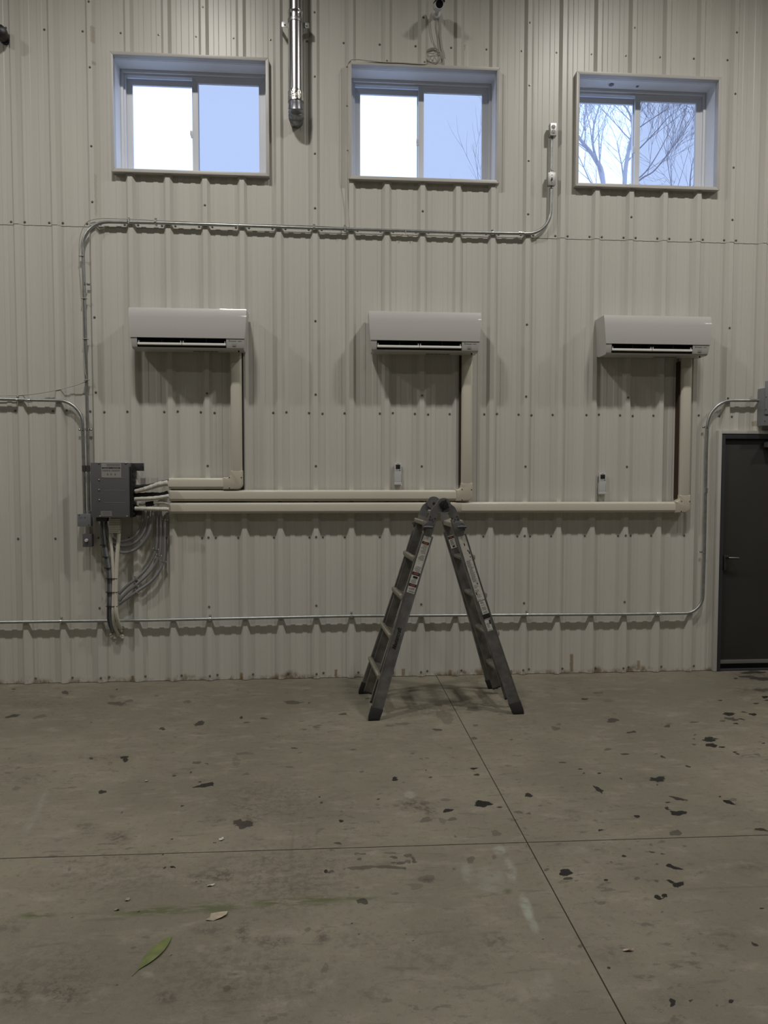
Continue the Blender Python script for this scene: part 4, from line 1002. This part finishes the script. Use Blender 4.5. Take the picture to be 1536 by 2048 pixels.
# ---------------------------------------------------------------- panel box beside the door
a = W(1526.5, 851, .1); c_ = W(1530, 762, .1)
root = empty('electrical_panel', (a.x, 0, a.z)); tag(root, 'grey electrical panel at the right edge, above the dark door', 'electrical box')
ph = c_.z-a.z
b = MB(); b.b2(0, .40, -.09, 0, 0, ph-.06); b.build('box', mat('panel_grey', (.27, .28, .30), .45, .3), root, bevel=.002)
b = MB(); b.b2(.012, .39, -.10, -.09, .10, ph); b.build('door', mat('panel_grey', (.27, .28, .30)), root, bevel=.002)
b = MB()
for z_ in (.04, .14, ph-.14): b.lathe((.020, -.09 if z_ < .1 else -.10, z_), [(.005, 0), (.004, -.003)], 8)
b.build('screw_heads', BOXD, root)

# ---------------------------------------------------------------- door
root = empty('door_1', (DXL, 0, 0)); tag(root, 'dark grey steel door in a cream-trimmed frame at the right', kind='structure')
DW = DXR-DXL
b = MB(); t = .030
b.b2(0, .030, -.014, .030, 0.003, DZT); b.b2(DW-.030, DW, -.014, .03, 0.003, DZT); b.b2(.0305, DW-.0305, -.014, .03, DZT-.030, DZT)
b.build('door_trim', WHITE_TRIM, root, bevel=.002)
b = MB(); fy0, fy1 = -.008, .14
for s0, s1 in ((.030, .066), (DW-.066, DW-.03)): b.b2(s0, s1, fy0, fy1, .001, DZT-.03)
b.b2(.066, DW-.066, fy0, fy1, DZT-.075, DZT-.03)
b.b2(.060, .075, .065, .14, .001, DZT-.07); b.b2(DW-.075, DW-.060, .065, .14, .001, DZT-.07); b.b2(.066, DW-.066, .065, .14, DZT-.095, DZT-.07)
b.build('door_frame', FRAMEM, root, bevel=.002)
b = MB(); b.b2(.070, DW-.070, .02, .064, .065, DZT-.080); leaf = b.build('door_leaf', DOORM, root, bevel=.002)
b = MB(); b.b2(.072, DW-.072, .004, .02, .068, .100); b.build('door_sweep', ALUBR, leaf, bevel=.001)
b = MB(); b.b2(.067, DW-.067, .0, .14, .0, .018); b.build('threshold', BOXD, root, bevel=.002)
b = MB(); b.b2(.07, DW-.07, .062, .12, .018, .09); b.b2(-.0, DW, .13, .15, 0, DZT); b.build('dark_backing', BLACKR, root, smooth=0)
zh = W(1455, 1115, 0).z
b = MB(); b.b2(.082, .130, -.0, .02, zh-.115, zh+.02); b.build('escutcheon', DOORM, leaf, bevel=.004)
b = MB(); b.tube([(.105, .0, zh), (.105, -.045, zh)], .011, 12); b.tube([(.098, -.045, zh), (.16, -.047, zh-.001), (.195, -.045, zh-.003)], [.011, .010, .009], 10); b.build('door_handle', mat('bronze_lever', (.06, .058, .055), .35, .6), leaf)
xs_ = W(1530, 890, 0).x-DXL; zs_ = W(1530, 890, 0).z
b = MB(); b.b2(xs_, xs_+.30, -.055, .02, zs_-.03, zs_+.03); b.build('door_closer', mat('closer_dark', (.03, .03, .04), .4), leaf, bevel=.006)
b = MB(); b.b2(xs_-.012, xs_+.02, -.06, -.0, zs_-.022, zs_+.022); b.b2(xs_-.012, xs_-.002, -.065, -.055, zs_-.02, zs_+.02); b.build('closer_clip', ZINC, leaf, bevel=.002)

# ---------------------------------------------------------------- ladder
LR = empty('folding_ladder', (3.852, -.765, 0), math.radians(3.6)); tag(LR, 'aluminium folding ladder set up as an A-frame on the concrete floor', 'ladder')
HT, SP, X1 = 1.558, .542, .052
LEN = math.hypot(HT, SP-X1)
def fl(z):   # half width of the flared outer rails
    pts = [(0, .335), (.28, .292), (.57, .250), (.85, .222), (1.13, .208), (1.6, .205)]
    for (a, wa), (c_, wc) in zip(pts, pts[1:]):
        if z <= c_: return wa+(wc-wa)*(z-a)/(c_-a)
    return .205
def LP(sg, z, t, y):
    """point on the leg: sg -1 left / +1 right, z height on the leg axis, t offset outward across the leg, y sideways"""
    k = z/HT; nx_, nz_ = sg*HT/LEN, (SP-X1)/LEN
    return Vector((sg*(X1+(SP-X1)*(1-k))+nx_*t, y, z+nz_*t))
def rail(name, sg, zs, yf, d, th, m_, parent, off=0.0, lip=True):
    """channel rail: d across the leg, th sideways; outer face slightly recessed between lips"""
    b = MB(); rings = []
    for z in zs:
        y = yf(z); s_ = 1 if y > 0 else -1
        lo, hi = off-d/2, off+d/2; e = .006; rc = .004
        sec = [(lo, -th/2), (hi, -th/2), (hi, th/2), (hi-e, th/2), (hi-e-.002, th/2-rc), (lo+e+.002, th/2-rc), (lo+e, th/2), (lo, th/2)]
        rings.append([LP(sg, z, a, y+s_*c_) for a, c_ in sec])
    b.loft(rings); return b.build(name, m_, parent, smooth=25, bevel=.0008)
for sg in (-1, 1):
    zt_out = 1.33
    zs = [.045, .14, .28, .42, .57, .70, .85, 1.0, 1.13, zt_out]
    for s_ in (-1, 1):
        r_ = rail('outer_rail', sg, zs, lambda z: s_*(fl(z)), .084, .027, ALU, LR)
        # rubber boot
        b = MB(); rings = []
        for z, g_ in ((-.0, .0), (.012, .003), (.085, .003), (.092, .001)):
            y = s_*fl(max(z, 0)); lo, hi = -.042-g_, .042+g_; tw = .0135+g_
            rings.append([LP(sg, max(z, .001) if z > 0.02 else z, a, y+c_) for a, c_ in ((lo, -tw), (hi, -tw), (hi, tw), (lo, tw))])
        for rg_ in rings[:2]:
            for v in rg_: pass
        base_ = [Vector((v.x, v.y, .0)) for v in rings[0]]; sec_ = [Vector((v.x, v.y, max(v.z, .016))) for v in rings[1]]
        b.loft([base_, sec_, rings[2], rings[3]]); b.build('rubber_foot', BLACKR, LR, bevel=.004)
        ri = rail('inner_rail', sg, [.085 if s_ < 0 else .062, .5, 1.0, HT-.11], lambda z: s_*.176, .066, .024, ALUD, LR)
        b = MB(); y = s_*.176; z = .085 if s_ < 0 else .062
        b.loft([[LP(sg, zz, a, y+c_) for a, c_ in ((-.034, -.013), (.034, -.013), (.034, .013), (-.034, .013))] for zz in (z-.012, z+.002)]); b.build('end_cap', BLACKR, ri, bevel=.002)
    # rungs: outer set on the climbing face, inner set between the inner rails
    for z in (.285, .57, .855, 1.14):
        w_ = fl(z)-.012; b = MB()
        sec = [(.026, -.026), (.050, -.024), (.060, -.010), (.060, .012), (.050, .022), (.030, .020), (.022, .004)]
        def rp(yy, a, c_): 
            p = LP(sg, z, a, yy); return Vector((p.x, yy, p.z+c_))
        b.loft([[rp(yy, a, c_) for a, c_ in sec] for yy in (-w_-.004, w_+.004)]); o_r = b.build('outer_rung', RUNG, LR, smooth=40, bevel=.001)
        b = MB()
        for k in range(4): yy0 = -w_+.02; b.loft([[rp(yy, a+.002*0, c_) for a, c_ in ((.028+k*.006, .0205), (.031+k*.006, .0205), (.031+k*.006, .0232), (.028+k*.006, .0232))] for yy in (yy0, w_-.02)])
        b.build('grip_ribs', RUNG, o_r, smooth=0)
        b = MB(); sec = [(-.024, -.008), (.014, -.009), (.022, -.004), (.022, .004), (.012, .008), (-.024, .007)]
        b.loft([[rp(yy, a-.004, c_+.004) for a, c_ in sec] for yy in (-.170, .170)]); b.build('inner_rung', mat('inner_rung_metal', (.15, .145, .125), .5, .4, nscale=30, namt=.2), LR, smooth=40, bevel=.001)
    b = MB(); z = 1.405; sec = [(-.024, -.018), (.052, -.020), (.058, -.008), (.058, .008), (.050, .017), (-.024, .015)]
    def rp2(yy, a, c_): p = LP(sg, z, a, yy); return Vector((p.x, yy, p.z+c_))
    b.loft([[rp2(yy, a, c_) for a, c_ in sec] for yy in (-.176, .176)]); b.build('top_rung', RUNG, LR, smooth=40, bevel=.001)
    for s_ in (-1, 1):
        # lock lever
        b = MB(); z = 1.385; y = s_*.205
        p = LP(sg, z, .030, y+s_*.008)
        b.lathe(p, [(.013, s_*-.02), (.013, s_*.015)], 12)
        q1 = LP(sg, z+.006, -.012, y+s_*.030); q2 = LP(sg, z-.012, .055, y+s_*.030)
        b.tube([q1, (q1+q2)/2+Vector((0, 0, .002)), q2], [.010, .0115, .010], 10)
        r1 = [LP(sg, z+a, c_, y+s_*e) for a, c_, e in ((.022, .036, -.012), (-.004, .060, -.012), (-.040, .038, -.012), (-.02, .034, -.012))]
        r2 = [LP(sg, z+a, c_, y+s_*e) for a, c_, e in ((.022, .036, .010), (-.004, .060, .010), (-.040, .038, .010), (-.02, .034, .010))]
        b.loft([r1, r2]); b.build('lock_lever', LEVER, LR, bevel=.002)
        # casting over rail top
        b = MB(); y = s_*.19
        b.loft([[LP(sg, zz, a, y+s_*c_) for a, c_ in ((-.030, -.014), (.033, -.014), (.033, .019), (-.030, .019))] for zz in (1.325, 1.425)])
        b.build('rail_sleeve', ALU, LR, bevel=.003)
# hinges
for s_ in (-1, 1):
    for sg in (-1, 1):
        b = MB(); y0_ = s_*(.178 if sg > 0 else .190); th = .011
        ux, uz = sg*(SP-X1)/LEN, -HT/LEN; nx_, nz_ = sg*HT/LEN, (SP-X1)/LEN; R1 = .054; zc = HT-.008
        def dn(s__, t): return (sg*X1+ux*s__+nx_*t, HT+uz*s__+nz_*t)
        # round head, then an arm that bows outward and follows the leg
        A = []
        for k in range(17):
            a = math.radians(205)-k*math.radians(195)/16; A.append((sg*R1*math.cos(a)*1.0, zc+R1*math.sin(a)))
        poly = A+[dn(.030, .024), dn(.055, .031), dn(.085, .033), dn(.150, .031), dn(.150, -.027), dn(.095, -.027), dn(.070, -.024), dn(.050, -.030), (sg*.022, zc-.052), (sg*-.004, zc-R1)]
        n_ = len(poly); vs = [(x, y0_-th/2, z) for x, z in poly]+[(x, y0_+th/2, z) for x, z in poly]
        b.add(vs, [(i, (i+1) % n_, n_+(i+1) % n_, n_+i) for i in range(n_)]+[tuple(range(n_)), tuple(range(n_, 2*n_))])
        hg = b.build('hinge_plate', HING, LR, smooth=30)
        b = MB()
        for s2, t2 in ((.105, .02), (.105, -.018), (.125, 0.018), (.135, -.012), (.12, 0.0)):
            x, z = dn(s2, t2); b.lathe((x, y0_+s_*th/2, z), [(.0045, 0), (.0045, s_*.003)], 8)
        b.build('rivets', BLACKP, hg)
    b = MB(); b.lathe((0, s_*.17, HT-.008), [(.010, 0), (.010, s_*.04)], 16); b.lathe((0, s_*.196, HT-.008), [(.034, 0), (.034, s_*.006), (.020, s_*.008), (.020, s_*.020), (.012, s_*.022)], 20)
    b.b2(-.006, .006, s_*.214, s_*.225, HT-.028, HT+.018); b.build('hinge_knob', BLACKP, LR, smooth=40)
    b = MB()
    for ax, az in ((.012, .036), (-.032, .008), (-.008, -.040), (.036, -.014)): b.lathe((ax, s_*.1975, HT-.008+az), [(.006, 0), (.006, s_*.006)], 8)
    b.build('hinge_rivets', BLACKP, LR)
# decals on the near rails (outer faces)
def railface(sg, z, t, out=0.0, side=-1):
    y = side*(fl(z)+.0135-.004*1+out*1.0); return LP(sg, z, t, y)
def decal(b, sg, z0, z1, t0, t1, out, side=-1, inner=False, steps=5):
    rings = []
    for k in range(steps+1):
        z = z0+(z1-z0)*k/steps
        if inner: f = lambda t, o_: LP(sg, z, t, .176-.012-o_)
        else: f = lambda t, o_: railface(sg, z, t, o_, side)
        rings.append([f(t0, out-.0004), f(t1, out-.0004), f(t1, out), f(t0, out)])
    b.loft(rings)
def danger(parent, sg, zc, h, t0, t1, out, inner=False):
    b = MB(); decal(b, sg, zc-h/2, zc+h/2, t0, t1, out, inner=inner, steps=1); b.build('black_patch', INK, parent, smooth=0)
    b = MB(); tc_ = (t0+t1)/2; K = 14
    f = (lambda z, t, o_: LP(sg, z, t, .176-.012-o_)) if inner else (lambda z, t, o_: railface(sg, z, t, o_))
    p = [f(zc+.28*h*math.sin(2*math.pi*k/K), tc_+.40*(t1-t0)*math.cos(2*math.pi*k/K), out+.0005) for k in range(K)]
    p2 = [f(zc+.28*h*math.sin(2*math.pi*k/K), tc_+.40*(t1-t0)*math.cos(2*math.pi*k/K), out+.0002) for k in range(K)]
    b.loft([p2, p]); b.build('warning_oval', RED, parent, smooth=0)
def prints(parent, sg, z0, z1, t0, t1, out, seed, gap=.0085, inner=False, dens=.85):
    rnd = random.Random(seed); b = MB(); z = z0
    while z < z1:
        if rnd.random() < dens:
            l_ = t0+(t1-t0)*rnd.uniform(0, .12); r__ = t1-(t1-t0)*rnd.uniform(0, .45)
            decal(b, sg, z, z+.0032, l_, r__, out, inner=inner, steps=1)
        z += gap
    if b.v: b.build('print', INKG, parent, smooth=0)
# left rail sticker
b = MB(); decal(b, -1, .905, 1.32, -.030, .030, .0008); dl = b.build('warning_sticker', STICK, LR, smooth=0)
danger(dl, -1, 1.272, .018, -.027, .027, .0012); prints(dl, -1, 1.06, 1.258, -.026, .026, .0012, 1)
danger(dl, -1, 1.045, .022, -.029, .029, .0012); b = MB(); decal(b, -1, 1.012, 1.028, -.02, .015, .0012, steps=1); b.build('pictogram', INK, dl, smooth=0)
prints(dl, -1, .978, 1.008, -.02, .024, .0012, 3); danger(dl, -1, .962, .02, -.029, .029, .0012); prints(dl, -1, .912, .948, -.026, .026, .0012, 4, .006)
# right rail sticker, torn
b = MB(); decal(b, 1, .84, 1.32, -.026, .030, .0008); dr = b.build('warning_sticker', STICK, LR, smooth=0)
b = MB(); decal(b, 1, .70, .835, -.020, .028, .0008); d2 = b.build('warning_sticker', STICK, LR, smooth=0)
b = MB(); decal(b, 1, .615, .695, -.022, .018, .0008); d3 = b.build('warning_sticker', STICK, LR, smooth=0)
prints(dr, 1, .98, 1.14, -.02, .026, .0012, 6, .007); prints(dr, 1, .845, .96, -.022, .012, .0012, 7, .009, dens=.6)
prints(d2, 1, .745, .83, -.014, .024, .0012, 8, .007); prints(d3, 1, .62, .67, -.018, .014, .0012, 9, .008)
b = MB(); decal(b, 1, .704, .738, -.024, .030, .0012, steps=1); decal(b, 1, .66, .69, .008, .018, .0012, steps=1)
for z_, t_, h_ in ((1.245, .006, .02), (1.20, .018, .012), (1.18, .024, .02), (1.155, .022, .008), (.955, .012, .014), (.885, -.018, .02)): decal(b, 1, z_, z_+h_, t_-.004, t_+.003, .0012, steps=1)
b.build('scuffed_patch', INK, dr, smooth=0)
# small sticker inside the far right rail
b = MB(); decal(b, 1, 1.195, 1.295, -.026, .022, .0016, inner=True); di = b.build('warning_sticker', STICK, LR, smooth=0)
danger(di, 1, 1.280, .020, -.025, .021, .0020, inner=True); prints(di, 1, 1.225, 1.268, -.02, .016, .0020, 12, inner=True)
b = MB(); decal(b, 1, 1.203, 1.216, -.010, .008, .0020, inner=True, steps=1); b.build('pictogram', INK, di, smooth=0)
# maker's lettering on the near left rail, reading upward
ux, uz = SP/LEN, HT/LEN
zb0, zb1 = .50, .69
pa, pb_ = railface(-1, zb0, .004, .0014), railface(-1, zb1, .004, .0014)
ex = (pb_-pa).normalized(); ez = Vector((0, -1, 0)); ez = (ez-ex*ez.dot(ex)).normalized(); ey = ez.cross(ex).normalized()
M_ = Matrix(((ex.x, ey.x, ez.x, pa.x), (ex.y, ey.y, ez.y, pa.y), (ex.z, ey.z, ez.z, pa.z), (0, 0, 0, 1)))
text_mesh('lettering', 'Mastercraft', .043, M_ @ Matrix.Translation((0, -.016, 0)), INK, LR, extrude=.0004, shear=.3, bold=.0008, sx=.80)

# ---------------------------------------------------------------- litter on the floor
g = G(300, 1912); tip, tail = G(343, 1875), G(264, 1953)
ax_ = (tip-tail); L_ = ax_.length; ax_.normalize(); sd_ = Vector((-ax_.y, ax_.x, 0)); ctr = (tip+tail)/2
b = MB(); rings = []
for k in range(15):
    t = k/14; w_ = .0015 if t < .20 else .026*max(math.sin(math.pi*min(1, (t-.16)/.84))**.8, .04)
    c0 = tail+ax_*(L_*t)-ctr; zz = .0015+.006*math.sin(t*2.2)
    rings.append([c0-sd_*w_+Vector((0, 0, zz)), c0+Vector((0, 0, zz-.0008)), c0+sd_*w_+Vector((0, 0, zz)), c0+Vector((0, 0, zz+.0014))])
b.loft(rings); o = b.build('leaf', LEAFM, None, smooth=60); o.location = ctr; tag(o, 'long pointed green leaf lying on the concrete in the lower left', 'leaf')
def scrap(px, py, w, h, m_, label, seed, rot=0, name='paper_scrap', cat='litter'):
    rnd = random.Random(seed); c0 = G(px, py); K = 9; top = []; 
    for k in range(K):
        a = 2*math.pi*k/K; r = rnd.uniform(.6, 1.1); x, y = w*r*math.cos(a), h*r*math.sin(a)
        top.append(Vector((x*math.cos(rot)-y*math.sin(rot), x*math.sin(rot)+y*math.cos(rot), rnd.uniform(.002, .010))))
    b = MB(); b.loft([[v-Vector((0, 0, .0015)) for v in top], top]); o = b.build(name, m_, None, smooth=0); o.location = (c0.x, c0.y, 0); tag(o, label, cat)
scrap(437, 1833, .055, .026, PAPER, 'pointed beige paper scrap beside the green streak on the floor', 1, .35)
scrap(1255, 1902, .022, .007, mat('pink_beige_chip', (.45, .37, .30), .7), 'curled beige chip on the floor, right of the long joint', 2, .0, 'debris_chip')
scrap(256, 1800, .013, .010, mat('dull_scrap', (.27, .24, .19), .8), 'small dull square scrap just above the green streak', 3, .5)
scrap(234, 1821, .012, .007, PAPER, 'tiny pale scrap lying in the green streak', 4, .2)
scrap(443, 1680, .012, .014, mat('white_chip', (.5, .48, .44), .7), 'white crumb just above the floor joint crossing, far left half', 5, 0, 'debris_chip')
scrap(293, 1563, .012, .008, PAPER, 'small pale chip on the floor under the branch box side', 6, .6, 'debris_chip')
scrap(423, 1772, .022, .008, mat('white_chip', (.5, .48, .44)), 'faint white flake between the floor joint and the green streak', 8, .3, 'debris_chip')

# ---------------------------------------------------------------- small repeated pieces become parts of their own
import bmesh
SINGLE = {'screw_heads': 'screw_head', 'louver_arm': 'louver_arm', 'embossed_line': 'embossed_line', 'rivets': 'rivet', 'hinge_rivets': 'hinge_rivet',
          'buttons': 'button', 'cable_clip': 'cable_clip', 'zip_tie': 'zip_tie', 'slots': 'slot'}
cache = {}
for o in list(bpy.data.objects):
    st_ = o.name.split('.')[0]
    if o.type != 'MESH' or st_ not in SINGLE: continue
    me = o.data
    if me not in cache:
        bm = bmesh.new(); bm.from_mesh(me); bm.verts.ensure_lookup_table(); seen = set(); lst = []
        for v in bm.verts:
            if v.index in seen: continue
            stack = [v]; comp = set([v.index])
            while stack:
                u = stack.pop()
                for e in u.link_edges:
                    w_ = e.other_vert(u)
                    if w_.index not in comp: comp.add(w_.index); stack.append(w_)
            seen |= comp; lst.append(comp)
        bm.free(); cache[me] = []
        if len(lst) > 1:
            for comp in lst:
                idx = {i: k for k, i in enumerate(sorted(comp))}
                nm_ = bpy.data.meshes.new(SINGLE[st_]); nm_.from_pydata([me.vertices[i].co for i in sorted(comp)], [], [[idx[i] for i in p.vertices] for p in me.polygons if p.vertices[0] in comp])
                for q_ in me.materials: nm_.materials.append(q_)
                cache[me].append(nm_)
    if not cache[me]:
        o.name = SINGLE[st_]; continue
    for nm_ in cache[me]:
        c_ = bpy.data.objects.new(SINGLE[st_], nm_); COL.objects.link(c_); c_.parent = o.parent
        c_.location = o.location; c_.rotation_euler = o.rotation_euler
    bpy.data.objects.remove(o)
